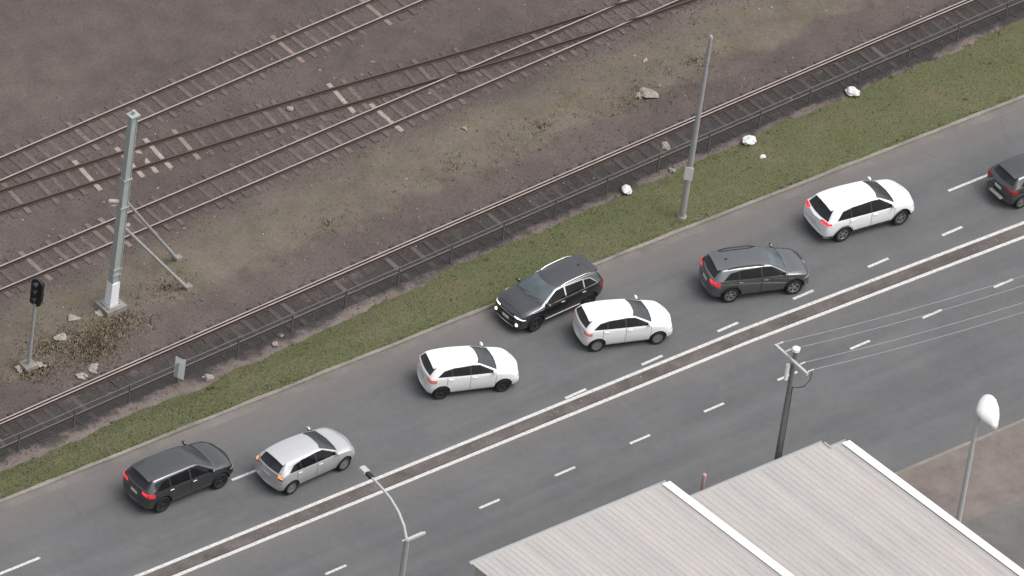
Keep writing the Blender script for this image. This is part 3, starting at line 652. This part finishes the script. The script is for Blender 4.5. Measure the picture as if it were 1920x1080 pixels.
pts = [(rng.uniform(-24, 28), 0, 0) for _ in range(260)]; pts = [(x, y, corr_z(x, y, 0)+.01) for x, y in ((p[0], rng.uniform(fence_y(p[0])+.1, 16)) for p in pts)]
stones('scattered_chips', pts, .03, .07, M['debris'], 'scattered pale stone chips over the railway ground', 'stones')
pts = [(x, y, .06) for x, y in ((rng.uniform(-24, 28), 0) for _ in range(120)) for y in (medU(x)-.35+rng.normal(0, .13),)]
stones('median_grit', pts, .015, .04, M['debris'], 'grit and small debris lying on the median strip', 'grit')

# ------------------------------------------------------------------ cars
def eval_mesh(ob):
    dg = bpy.context.evaluated_depsgraph_get(); dg.update(); return bpy.data.meshes.new_from_object(ob.evaluated_get(dg))
def car_body(P):
    W, H, Lr, Lf, gc = P['W'], P['H'], P['Lr'], P['Lf'], P['gc']
    zt, zb, zbf, zh, zn = P['zt'], P['zb'], P['zbf'], P['zh'], P['zn']; xc, xh, xe, xt = P['xc'], P['xh'], P['xe'], P['xt']; wr = P.get('wr', .70)
    # each row: (xlow, xbelt, xtop, zbot, ws, wm, zm, wbelt, zbelt, wroof, zroof, ztop, bow)
    S = [
     (-Lr, -Lr+.02, -Lr+.06, gc+.14, .76, .84, .60, .80, zt-.16, .66, zt-.09, zt-.07, .16),
     (-Lr+.10, -Lr+.12, xt-.03, gc+.07, .88, .96, .62, .92, zt-.06, .78, zt-.01, zt+.02, .14),
     (-Lr+.32, -Lr+.36, (xt*.55+xe*.45), gc, .93, .995, .62, .955, zb+.01, .5*(.78+wr), zt+.45*(H-zt), zt+.47*(H-zt), .06),
     (-Lr+.66, -Lr+.66, xe, gc, .94, 1.0, .62, .96, zb, wr-.02, H-.09, H-.045, .0),
     (-Lr+1.15, -Lr+1.15, xe+.40, gc, .94, 1.0, .62, .965, zb-.02, wr, H-.055, H-.008, 0),
     (-.10, -.10, .5*(xe+xh), gc, .93, .99, .60, .965, .5*(zb+zbf), wr, H-.045, H+.004, 0),
     (.5*(xh+xc)-.10, xh+.25, xh, gc, .94, .995, .60, .965, zbf+.01, wr-.04, H-.085, H-.035, 0),
     (xc-.05, .5*(xh+xc)+.22, .5*(xh+xc), gc, .94, 1.0, .60, .965, zbf, .5*(wr-.04+.80), .5*(H-.085+zh), .5*(H-.03+zh)+.02, -.02),
     (xc+.25, xc+.12, xc, gc, .94, 1.0, .58, .95, zh-.055, .80, zh, zh+.02, -.10),
     (.5*(xc+Lf)+.1, .5*(xc+Lf)+.05, .5*(xc+Lf), gc, .93, .99, .56, .92, .5*(zh+zn)-.03, .74, .5*(zh+zn)+.025, .5*(zh+zn)+.05, -.10),
     (Lf-.16, Lf-.24, Lf-.26, gc+.03, .88, .94, .54, .86, zn-.05, .68, zn, zn+.025, -.18),
     (Lf, Lf-.04, Lf-.10, gc+.08, .74, .80, .50, .74, zn-.17, .58, zn-.09, zn-.065, -.20)]
    bm = B(); cl = bm.edges.layers.float.new('crease_edge'); rings = []
    for xl, xb, xtp, z0, ws, wm, zm, wb, zbl, wrf, zr, ztp, bow in S:
        half = [(xl, 0, z0), (xl, ws*W*.90, z0), (xl, ws*W, z0+.10), (xl, wm*W, zm), (xb, wb*W, zbl), (xtp, wrf*W, zr), (xtp, wrf*W*.62, ztp-.012), (xtp, 0, ztp)]
        half = [(x+bow*(y/W)**2, y, z) for x, y, z in half]
        full = half+[(x, -y, z) for x, y, z in half[6:0:-1]]
        rings.append([bm.verts.new(p) for p in full])
    n = 14
    for a, b in zip(rings, rings[1:]):
        for k in range(n): bm.faces.new((a[k], b[k], b[(k+1) % n], a[(k+1) % n]))
    for r, rev in ((rings[0], 0), (rings[-1], 1)):
        for k in range(7):
            i = [r[k], r[k+1], r[(n-k-1) % n], r[(n-k) % n]]; i = list(dict.fromkeys(i))
            bm.faces.new(i[::-1] if rev else i)
    for i in range(len(rings)-1):
        for k, c in ((1, .5), (2, .35), (3, .15), (4, .42), (5, .45)):
            for kk in (k, n-k):
                e = bm.edges.get((rings[i][kk], rings[i+1][kk]))
                if e: e[cl] = c
    for i, c in ((3, .45), (6, .4), (8, .45), (1, .35), (10, .25)):
        for k in range(4, 11):
            e = bm.edges.get((rings[i][k], rings[i][k+1] if k < 13 else rings[i][0]))
            if e and 4 <= k <= 9: e[cl] = c
    fixn(bm); me = tomesh(bm, 'cage'); o = bpy.data.objects.new('cage', me); COL.objects.link(o)
    sm = o.modifiers.new('s', 'SUBSURF'); sm.levels = sm.render_levels = 3
    cb = B(); r = P['r']+P.get('arch', .055)
    for x in P['wx']:
        for s in (-1, 1):
            y0, y1 = s*(W-.30), s*(W+.2); seg = 36; A = []
            for y in (y0, y1): A.append([cb.verts.new((x+r*math.cos(2*math.pi*k/seg), y, P['r']+.015+r*math.sin(2*math.pi*k/seg))) for k in range(seg)])
            for k in range(seg): cb.faces.new((A[0][k], A[0][(k+1) % seg], A[1][(k+1) % seg], A[1][k]))
            cb.faces.new(A[0]); cb.faces.new(A[1][::-1])
    fixn(cb); cm = tomesh(cb, 'cut'); cm.materials.append(M['trim']); co_ = bpy.data.objects.new('cut', cm); COL.objects.link(co_)
    me.materials.append(P['paint'])
    bo = o.modifiers.new('b', 'BOOLEAN'); bo.operation = 'DIFFERENCE'; bo.object = co_; bo.solver = 'EXACT'
    try: bo.material_mode = 'TRANSFER'
    except Exception: pass
    out = eval_mesh(o)
    for q in (o, co_): bpy.data.objects.remove(q)
    out.polygons.foreach_set('use_smooth', [True]*len(out.polygons)); out.set_sharp_from_angle(angle=R(38)); return out
def polyplanes(poly, ax):
    cxy = (sum(p[0] for p in poly)/len(poly), sum(p[1] for p in poly)/len(poly)); out = []
    for (a, b), (c, d) in zip(poly, poly[1:]+poly[:1]):
        nx, nyy = d-b, a-c
        if nx*(a-cxy[0])+nyy*(b-cxy[1]) < 0: nx, nyy = -nx, -nyy
        co_ = [0, 0, 0]; no = [0, 0, 0]; co_[ax[0]], co_[ax[1]] = a, b; no[ax[0]], no[ax[1]] = nx, nyy; out.append((Vector(co_), Vector(no).normalized()))
    return out
def half(axis, val, keep):      # keep = +1 keeps greater values
    co_ = Vector((0, 0, 0)); co_[axis] = val; no = Vector((0, 0, 0)); no[axis] = -keep; return (co_, no)
class Car:
    def __init__(s, name, P, loc, head, label):
        s.P = P; s.root = thing(name, loc, R(head), label, 'car', 'cars on the road')
        me = car_body(P); s.bm = B(); s.bm.from_mesh(me); s.bvh = BVHTree.FromBMesh(s.bm)
        s.body = link('body', me, None, s.root); s.body.data.name = name+'_body'
    def patch(s, name, planes, mat, off=.006, cond=None, parent=None, label=None, thick=.012):
        bm = s.bm.copy(); bm.normal_update()
        kill = [f for f in bm.faces if f.material_index != 0 or (cond and not cond(f.normal))]
        bmesh.ops.delete(bm, geom=kill, context='FACES')
        for co_, no in planes:
            bmesh.ops.bisect_plane(bm, geom=bm.verts[:]+bm.edges[:]+bm.faces[:], plane_co=co_, plane_no=no, clear_outer=True, dist=1e-5)
        if not bm.faces: bm.free(); return None
        bm.normal_update(); nn = {v: v.normal.copy() for v in bm.verts}
        for v in bm.verts: v.co += nn[v]*off
        be = [e for e in bm.edges if e.is_boundary]
        new = [v for v in bmesh.ops.extrude_edge_only(bm, edges=be)['geom'] if isinstance(v, bmesh.types.BMVert)]; ns_ = set(new)
        for v in new:
            for e in v.link_edges:
                q = e.other_vert(v)
                if q not in ns_: v.co -= nn[q]*(off+thick); break
        for f in bm.faces: f.material_index = 0
        return link(name, tomesh(bm, name, 35), mat, parent or s.root, label=label)
    def z_on(s, x, y):
        h = s.bvh.ray_cast(Vector((x, y, 4)), Vector((0, 0, -1))); return h[0].z if h[0] else 1.4
    def x_on(s, y, z, sg):
        h = s.bvh.ray_cast(Vector((sg*6, y, z)), Vector((-sg, 0, 0))); return h[0].x if h[0] else sg*2
    def y_on(s, x, z, sg):
        h = s.bvh.ray_cast(Vector((x, sg*3, z)), Vector((0, -sg, 0))); return h[0].y if h[0] else sg*.85
WHEELS = {}
def wheel_mesh(r, rim):
    k = (round(r, 3), rim)
    if k in WHEELS: return WHEELS[k]
    w_ = .215; rr = r*.68; bm = B()
    add_lathe(bm, [(rr, -w_/2+.02), (rr+.02, -w_/2+.003), (r-.03, -w_/2+.0), (r-.006, -w_/2+.03), (r, -w_/2+.06), (r, w_/2-.06), (r-.006, w_/2-.03), (r-.03, w_/2), (rr+.02, w_/2-.003), (rr, w_/2-.02), (rr-.015, w_/2-.05), (rr-.015, -w_/2+.05), (rr, -w_/2+.02)], 'Y', 32)
    ty = tomesh(fixn(bm), 'tyre', 40); ty.materials.append(M['tyre'])
    bm = B(); yo = w_/2-.03        # outer face towards +y
    add_lathe(bm, [(rr-.002, yo+.008), (rr-.035, yo+.01), (rr-.05, yo-.05)], 'Y', 32)
    n = 8 if rim == 'hubcap' else 5
    for i in range(n):
        a = 2*math.pi*i/n; rot = Matrix.Rotation(-a, 3, 'Y')
        L0, L1, wa, wb_ = .03, rr-.02, (.034 if rim != 'hubcap' else .05), (.05 if rim != 'hubcap' else .062)
        v = [Vector((L0, yo-.01, -wa)), Vector((L0, yo-.01, wa)), Vector((L1, yo-.004, wb_)), Vector((L1, yo-.004, -wb_))]; v += [q-Vector((0, .03, 0)) for q in v]
        bv = [bm.verts.new(rot@q) for q in v]
        for f in ((0, 1, 2, 3), (7, 6, 5, 4), (0, 4, 5, 1), (1, 5, 6, 2), (2, 6, 7, 3), (3, 7, 4, 0)): bm.faces.new([bv[j] for j in f])
    add_lathe(bm, [(.0001, yo+.012), (.045, yo+.008), (.06, yo-.03)], 'Y', 16)
    ri = tomesh(fixn(bm), 'rim', 40); ri.materials.append(M[rim])
    bm = B(); add_lathe(bm, [(.0001, yo-.055), (rr-.01, yo-.055)], 'Y', 24); bd = tomesh(bm, 'brake', None); bd.materials.append(M['trim'])
    WHEELS[k] = (ty, ri, bd); return WHEELS[k]
def build_car(name, P, loc, head, label):
    c = Car(name, P, loc, head, label); W, H, Lr, Lf, gc = P['W'], P['H'], P['Lr'], P['Lf'], P['gc']
    zt, zb, zbf, zh, zn = P['zt'], P['zb'], P['zbf'], P['zh'], P['zn']; xc, xh, xe, xt = P['xc'], P['xh'], P['xe'], P['xt']; r = P['r']; wr = P.get('wr', .70)
    up = lambda n: n.z > -.3
    # wheels
    ty, ri, bd = wheel_mesh(r, P['rim'])
    for i, x in enumerate(P['wx']):
        for s in (1, -1):
            wv = bpy.data.objects.new('wheel', ty); COL.objects.link(wv); wv.parent = c.root; wv.location = (x, s*(W-.115), r); rz = 0 if s > 0 else math.pi
            wv.rotation_euler = (0, 0, rz+(P.get('steer', 0) if i == 1 else 0)); 
            for nm, mm in (('rim', ri), ('brake_disc', bd)):
                q = bpy.data.objects.new(nm, mm); COL.objects.link(q); q.parent = wv; q.rotation_euler = (0, random.uniform(0, 1.2), 0)
    # glass
    dz0, dz1 = P.get('dlo', (.05, -.125)); belt = lambda x: zb+(zbf-zb)*max(0, min(1, (x+Lr-.66)/(xc+Lr-.66)))+dz0
    ztop = H+dz1; xA, xB, xC, xD = P['dloX']       # front tip, B pillar, rear door end, rear tip of the glass
    xAt = P.get('xAt', xh-.02); xDt = P.get('xDt', xD+.30)
    sidec = lambda n: abs(n.y) > .25
    dl = [(xA, belt(xA)), (xAt, ztop-.03), (min(xAt-.2, xB+.05), ztop), (xC+.12, ztop-.012), (xDt, ztop-.085), (xD, belt(xD)+.012)]
    cx_ = sum(p[0] for p in dl)/6; cz_ = sum(p[1] for p in dl)/6
    grow = lambda k: [(x+(k if x > cx_ else -k)*1.6, z+(k if z > cz_ else -k)) for x, z in dl]
    for s in (1, -1):
        sp = [half(1, s*.3*W, s)]; O_ = polyplanes(dl, (0, 2))+sp
        c.patch('window_surround', polyplanes(grow(P.get('surw', .014)), (0, 2))+sp, M[P.get('surround', 'trim')], .003, sidec)
        c.patch('side_window', O_+[half(0, xB+.035, 1)], M['glass'], .007, sidec)
        c.patch('side_window', O_+[half(0, xB-.035, -1), half(0, xC+.03, 1)], M['glass'], .007, sidec)
        c.patch('quarter_window', O_+[half(0, xC-.03, -1)], M['glass'], .007, sidec)
    c.patch('windscreen', polyplanes([(-.76*W, zh+.045), (.76*W, zh+.045), ((wr-.10)*W, H-.075), (-(wr-.10)*W, H-.075)], (1, 2))+[half(0, xh-.12, 1)], M[P.get('wscreen', 'windscreen')], .006, lambda n: n.x > .18 and abs(n.y) < .62)
    rz0, rz1 = P.get('rwz', (.05, -.10)); rw0, rw1 = P.get('rww', (.70, .60))
    rw = c.patch('rear_window', polyplanes([(-rw0*W, zt+rz0), (rw0*W, zt+rz0), (rw1*W, H+rz1), (-rw1*W, H+rz1)], (1, 2))+[half(0, xe+.12, -1)], M['glass_rear'], .006, lambda n: n.x < -.12 and abs(n.y) < .75)
    # doors with handles
    for s in (1, -1):
        for a, b, nm in ((xA-.02, xB+.012, 'door'), (xB-.012, P['wx'][0]+P['r']*.55, 'door')):
            z0 = gc+.12
            d = c.patch(nm, polyplanes([(a, z0), (a, belt(a)-.02), (b, belt(b)-.02), (b, z0)] if a > b else [], (0, 2))+[half(1, s*.3*W, s)], P['paint'], .004, lambda n: abs(n.y) > .4, thick=.010)
            hx = b+.16; hz = belt(b)-.13; hy = c.y_on(hx, hz, s)
            bm = B(); add_box(bm, (hx, hy+s*.018, hz), (.17, .03, .028)); bmesh.ops.bevel(bm, geom=bm.edges[:], offset=.006, segments=1); link('handle', tomesh(bm, 'handle'), M[P['handle']] if P.get('handle') else P['paint'], d or c.root)
    seam = M['seam_light'] if P.get('pale') else M['trim']
    for s in (1, -1):
        for a in (xA-.02, xB, P['wx'][0]+r*.62):
            c.patch('door_gap', [half(0, a-.009, 1), half(0, a+.009, -1), half(2, gc+.14, 1), half(2, belt(a)-.02, -1), half(1, s*.3*W, s)], seam, .0055, lambda n: abs(n.y) > .4)
    c.patch('tailgate_gap', [half(2, .60, 1), half(2, .618, -1), half(1, -.66*W, 1), half(1, .66*W, -1), half(0, -Lr+.5, -1)], seam, .0055, lambda n: n.x < -.3)
    c.patch('bonnet_gap', [half(0, Lf-.33, 1), half(0, Lf-.312, -1), half(1, -.70*W, 1), half(1, .70*W, -1), half(2, zn-.12, 1)], seam, .0055, lambda n: n.z > .3)
    # mirrors
    for s in (1, -1):
        bm = B(); bmesh.ops.create_icosphere(bm, subdivisions=2, radius=1); y = abs(c.y_on(xA-.12, belt(xA)+.02, s))
        for v in bm.verts: v.co = Vector((v.co.x*.085*(1 if v.co.x > 0 else .55), v.co.y*.12, v.co.z*.075))+Vector((xA-.14, s*(y+.10), belt(xA)+.075))
        mr = link('mirror', tomesh(bm, 'mirror', 60), P.get('mirror', P['paint']), c.root)
        bm = B(); add_box(bm, (xA-.13, s*(y+.02), belt(xA)+.04), (.08, .14, .05)); link('mirror_arm', tomesh(bm, 'mirror_arm'), M['trim'], mr)
    # lamps
    for s in (1, -1):
        z0, z1, y0, x1 = P['tl']
        pl = [half(2, z0, 1), half(2, z1, -1), half(1, s*y0*W, s), half(0, -Lr+x1, -1)]
        if P.get('tlslant'): pl[0] = (Vector((-Lr+x1, 0, z0+.5*(z1-z0))), Vector((.35, 0, -1)).normalized()); 
        tl = c.patch('tail_light', pl, M[P['tlm']], .012, lambda n: n.z < .9 and (n.x < .3))
        if P.get('tl2') and tl: c.patch('indicator', [half(2, z0+.07, 1), half(2, z0+.23, -1), half(1, s*(y0+.01)*W, s), half(0, -Lr+x1-.01, -1)], M[P['tl2']], .018, lambda n: n.z < .9 and n.x < .3, parent=tl)
        z0, z1, y0, x1 = P['hl']
        hl = c.patch('headlight', [half(2, z0, 1), (Vector((Lf-.05, 0, z0+.6*(z1-z0))), Vector((-.10*s*0-.25, 0, 1)).normalized()), half(2, z1, -1), half(1, s*y0*W, s), half(0, Lf-x1, 1)], M[P['hlm']], .010, lambda n: n.x > -.2)
        if P.get('fog'):
            fx = c.x_on(s*.66*W, gc+.22, 1); bm = B(); add_lathe(bm, [(.0001, .03), (.055, .025), (.075, 0), (.08, -.05)], 'Y', 14)
            for v in bm.verts: v.co = Vector((fx+v.co.y, s*.66*W+v.co.x, gc+.22+v.co.z))
            link('fog_light', tomesh(fixn(bm), 'fog_light', 50), M[P['fog']], c.root)
    # bumpers, grille, plates, cladding
    c.patch('grille', [half(2, zn-.34, 1), half(2, zn-.16, -1), half(1, -.50*W, 1), half(1, .50*W, -1), half(0, Lf-.3, 1)], M['trim'], .008, lambda n: n.x > .3)
    c.patch('lower_intake', [half(2, gc+.12, 1), half(2, gc+.25, -1), half(1, -.58*W, 1), half(1, .58*W, -1), half(0, Lf-.3, 1)], M['trim'], .008, lambda n: n.x > .3)
    for sg, zz, ww in ((1, P.get('fpz', gc+.30), .36), (-1, P.get('rpz', .72), .37)):
        x = c.x_on(0, zz, sg); bm = B(); add_box(bm, (x+sg*.012, 0, zz), (.014, ww, .125)); link('number_plate', tomesh(bm, 'number_plate'), M['plate'], c.root)
    if P.get('clad'):
        cz = P['clad']; c.patch('lower_cladding', [half(2, cz, -1)], M['trim'], .012, up)
        for x in P['wx']:
            for s in (1, -1):
                bm = B(); a0, a1 = R(4), R(176); rr = r+.045; ring = []
                for k in range(17):
                    t_ = a0+(a1-a0)*k/16; q = []
                    for ra in (rr, rr+.055):
                        X, Z = x+ra*math.cos(t_), r+.015+ra*math.sin(t_); yy = c.y_on(X, Z, s) if Z > gc else s*W*.95
                        if abs(yy) < .75*W: yy = s*W*.95
                        q.append((X, yy, Z))
                    ring.append([bm.verts.new((q[0][0], q[0][1]-s*.05, q[0][2])), bm.verts.new((q[0][0], q[0][1]+s*.016, q[0][2])), bm.verts.new((q[1][0], q[1][1]+s*.012, q[1][2])), bm.verts.new((q[1][0], q[1][1]-s*.01, q[1][2]))])
                for a, b in zip(ring, ring[1:]):
                    for k in range(3): bm.faces.new((a[k], a[k+1], b[k+1], b[k]))
                link('wheel_arch_trim', tomesh(fixn(bm), 'wheel_arch_trim', 50), M['trim'], c.root)
    else:
        c.patch('sill', [half(2, gc+.085, -1)], M['trim'], .006, up)
    if P.get('sillchrome'):
        for s in (1, -1): c.patch('sill_strip', [half(2, gc+.13, 1), half(2, gc+.175, -1), half(1, s*.3*W, s), half(0, P['wx'][0]+r+.12, 1), half(0, P['wx'][1]-r-.12, -1)], M['chrome'], .02, lambda n: abs(n.y) > .3)
        for s in (1, -1): c.patch('wing_strip', [half(2, zbf-.09, 1), half(2, zbf-.055, -1), half(1, s*.3*W, s), half(0, xA+.0, 1), half(0, xA+.55, -1)], M['chrome'], .012, lambda n: abs(n.y) > .3)
        c.patch('grille_bar', [half(2, zn-.185, 1), half(2, zn-.15, -1), half(1, -.52*W, 1), half(1, .52*W, -1), half(0, Lf-.3, 1)], M['chrome'], .014, lambda n: n.x > .2)
        c.patch('bumper_strip', [half(2, gc+.09, 1), half(2, gc+.125, -1), half(1, -.55*W, 1), half(1, .55*W, -1), half(0, Lf-.3, 1)], M['chrome'], .014, lambda n: n.x > .2)
    if P.get('rails'):
        for s in (1, -1):
            x0, x1 = xe+.25, xh-.25; y = s*(wr-.045)*W; pts_ = []
            for k in range(13):
                f_ = k/12; x = x0+(x1-x0)*f_; lift = .055*min(1, 6*f_, 6*(1-f_)); pts_.append((x, y, c.z_on(x, y)+.008+lift))
            bm = B(); add_tube(bm, pts_, .022, 8); link('roof_rail', tomesh(bm, 'roof_rail', 60), M[P['rails']], c.root)
    # rear spoiler lip and aerial fin, wiper
    if P.get('spoiler'):
        bm = B(); rows = []
        for k in range(9):
            y = (-1+2*k/8)*(wr-.10)*W; za = c.z_on(xe+.16, y); rows.append([bm.verts.new((xe+.16, y, za+.006)), bm.verts.new((xe-.16, y, za-.015)), bm.verts.new((xe-.15, y, za-.055)), bm.verts.new((xe+.10, y, za-.06))])
        for a, b in zip(rows, rows[1:]):
            for k in range(4): bm.faces.new((a[k], a[(k+1) % 4], b[(k+1) % 4], b[k]))
        bm.faces.new(rows[0]); bm.faces.new(rows[-1][::-1]); link('rear_spoiler', tomesh(fixn(bm), 'rear_spoiler', 40), P['paint'] if P['spoiler'] == 1 else M[P['spoiler']], c.root)
    zf = c.z_on(xe+.42, 0) - (0 if P.get('fin') else .2); bm = B(); v = [bm.verts.new(q) for q in ((xe+.32, -.02, zf-.01), (xe+.32, .02, zf-.01), (xe+.50, .02, zf-.01), (xe+.50, -.02, zf-.01), (xe+.31, 0, zf+.06))]
    for q in ((0, 1, 4), (1, 2, 4), (2, 3, 4), (3, 0, 4), (3, 2, 1, 0)): bm.faces.new([v[j] for j in q])
    fm = tomesh(fixn(bm), 'aerial_fin')
    if P.get('fin'): link('aerial_fin', fm, M['trim'], c.root)
    xw = xt; zw = zt+rz0+.03; bm = B(); xa = c.x_on(0, zw, -1); xb_ = c.x_on(.3, zw+.10, -1); add_tube(bm, [(xa-.02, 0, zw), (xb_-.02, .32, zw+.10)], .011, 6); link('rear_wiper', tomesh(bm, 'rear_wiper'), M['trim'], rw or c.root)
    for y0, y1 in ((-.52, .02), (.05, .58)):
        pts_ = []
        for f_ in (0, .5, 1):
            y = (y0+(y1-y0)*f_)*W; z = zh+.05+.05*f_; pts_.append((c.x_on(y, z, 1)+.02, y, z))
        bm = B(); add_tube(bm, pts_, .009, 5); link('wiper', tomesh(bm, 'wiper'), M['trim'], c.root)
    c.bm.free(); return c
PAINT = dict(white=mat_paint('white_car_paint', (.80, .80, .80), 0, .35, .35), white2=mat_paint('warm_white_car_paint', (.79, .785, .775), 0, .35, .35),
             silver=mat_paint('silver_car_paint', (.60, .60, .615), .6, .36, .3), black=mat_paint('black_car_paint', (.024, .028, .030), .6, .38, .35, 2.0),
             black2=mat_paint('blue_black_car_paint', (.019, .021, .026), .6, .38, .35, 2.0), grey=mat_paint('dark_grey_car_paint', (.046, .050, .056), .6, .40, .3, 2.5))
def hatch(**k):
    d = dict(W=.845, H=1.405, Lr=1.90, Lf=2.10, gc=.20, r=.30, wx=(-1.235, 1.235), zt=1.0, zb=1.0, zbf=.935, zh=.965, zn=.80, xc=1.10, xh=.22, xe=-1.42, xt=-1.78, wr=.69,
             dloX=(.92, -.12, -.86, -1.42), xAt=.24, xDt=-1.14, dlo=(.048, -.108), rim='rim', handle=None, paint=PAINT['white'], tl=(.80, .94, .54, .44), tlm='tailpink', hl=(.64, .78, .50, .50), hlm='headlamp', spoiler=1); d.update(k); return d
def suv(**k):
    d = dict(W=.905, H=1.53, Lr=2.22, Lf=2.22, gc=.23, r=.345, wx=(-1.33, 1.33), zt=1.06, zb=1.045, zbf=1.0, zh=1.05, zn=.89, xc=1.16, xh=.28, xe=-1.72, xt=-2.08, wr=.70,
             dloX=(.98, -.10, -1.02, -1.66), xAt=.30, xDt=-1.36, dlo=(.035, -.11), rim='rim', paint=PAINT['black'], tl=(.86, 1.02, .50, .42), tlm='taillit', hl=(.73, .90, .48, .50), hlm='headlamp', spoiler=1, clad=.35, rails=None); d.update(k); return d
def place(near_a, near_b, W, flip=False):
    a, b = Vector(near_a), Vector(near_b); mid = (a+b)/2; d = (b-a).normalized(); nn = Vector((-d.y, d.x)); mid += nn*(W-.10)
    return (mid.x, mid.y, .004), math.degrees(math.atan2(d.y, d.x))+(180 if flip else 0)
def put(name, P, a, b, label, flip=False):
    loc, h = place(a, b, P['W'], flip); build_car(name, P, loc, h, label)
put('black_suv', suv(paint=PAINT['black'], rim='rim_dark', H=1.52, handle='chrome', clad=.34, Lr=2.18), (-19.45, -3.86), (-16.78, -3.85), 'black SUV with both tail lights glowing red, leftmost car on the road')
put('silver_hatchback', hatch(pale=1, paint=PAINT['silver'], W=.865, H=1.42, Lr=1.96, Lf=2.08, wx=(-1.27, 1.27), r=.308, rim='hubcap', tl=(.80, 1.16, .68, .22), tlm='tail', tl2='amber', rwz=(.03, -.10), rww=(.64, .57), xt=-1.84, xe=-1.44), (-14.65, -5.45), (-12.11, -5.33), 'silver hatchback with an orange lit indicator, just ahead of the black SUV')
put('white_hatchback', hatch(pale=1, paint=PAINT['white'], rim='rim_dark'), (-6.42, -3.85), (-4.05, -4.68), 'white hatchback with dark wheels swerving toward the median')
put('white_hatchback', hatch(pale=1, paint=PAINT['white2'], rim='hubcap', Lr=1.88, Lf=2.06, tl=(.80, .92, .64, .40), W=.84), (.51, -4.58), (2.86, -5.39), 'white hatchback with grey wheels overlapping the oncoming black SUV')
put('black_suv', suv(paint=PAINT['black2'], rim='rim_dark', hlm='headlit', fog='headlit', rails='chrome', sillchrome=1, surround='chrome', surw=.022, handle='chrome', tlm='tail', wscreen='windscreen_pale', H=1.52, Lf=2.28, hl=(.72, .88, .46, .46), clad=.34, fin=1), (-.84, -2.44), (1.88, -2.32), 'black SUV facing the other traffic with headlights on and silver roof rails', True)
put('grey_suv', suv(paint=PAINT['grey'], rim='rim', rails='trim', wscreen='windscreen_pale', H=1.49, W=.89, Lr=2.22, Lf=2.15, wx=(-1.30, 1.30), xc=1.08, clad=.33, fin=1), (6.85, -4.80), (9.36, -5.65), 'dark grey SUV with black roof rails veering toward the dashed lane line')
put('white_suv', suv(pale=1, paint=PAINT['white'], rim='rim', H=1.54, Lr=2.34, Lf=2.22, rwz=(.0, -.09), rww=(.78, .60), tl=(.955, 1.035, .46, .40), clad=.42), (13.04, -4.06), (15.67, -4.39), 'white SUV with black wheel arches and red tail lights, upper right of the road')
bc = build_car('black_hatchback', hatch(paint=PAINT['black'], W=.88, Lr=2.0, Lf=2.2, wx=(-1.3, 1.3), tlm='tail', rim='rim'), (21.85, -5.2, .004), -2, 'black car cut off by the right edge of the picture')
bm = B(); x = bc.x_on(0, .55, -1) if bc.bm.is_valid else -2.0
add_box(bm, (-2.02, -.1, .47), (.16, .72, .05)); link('bumper_step', tomesh(bm, 'bumper_step'), M['plate_dim'], bc.root)
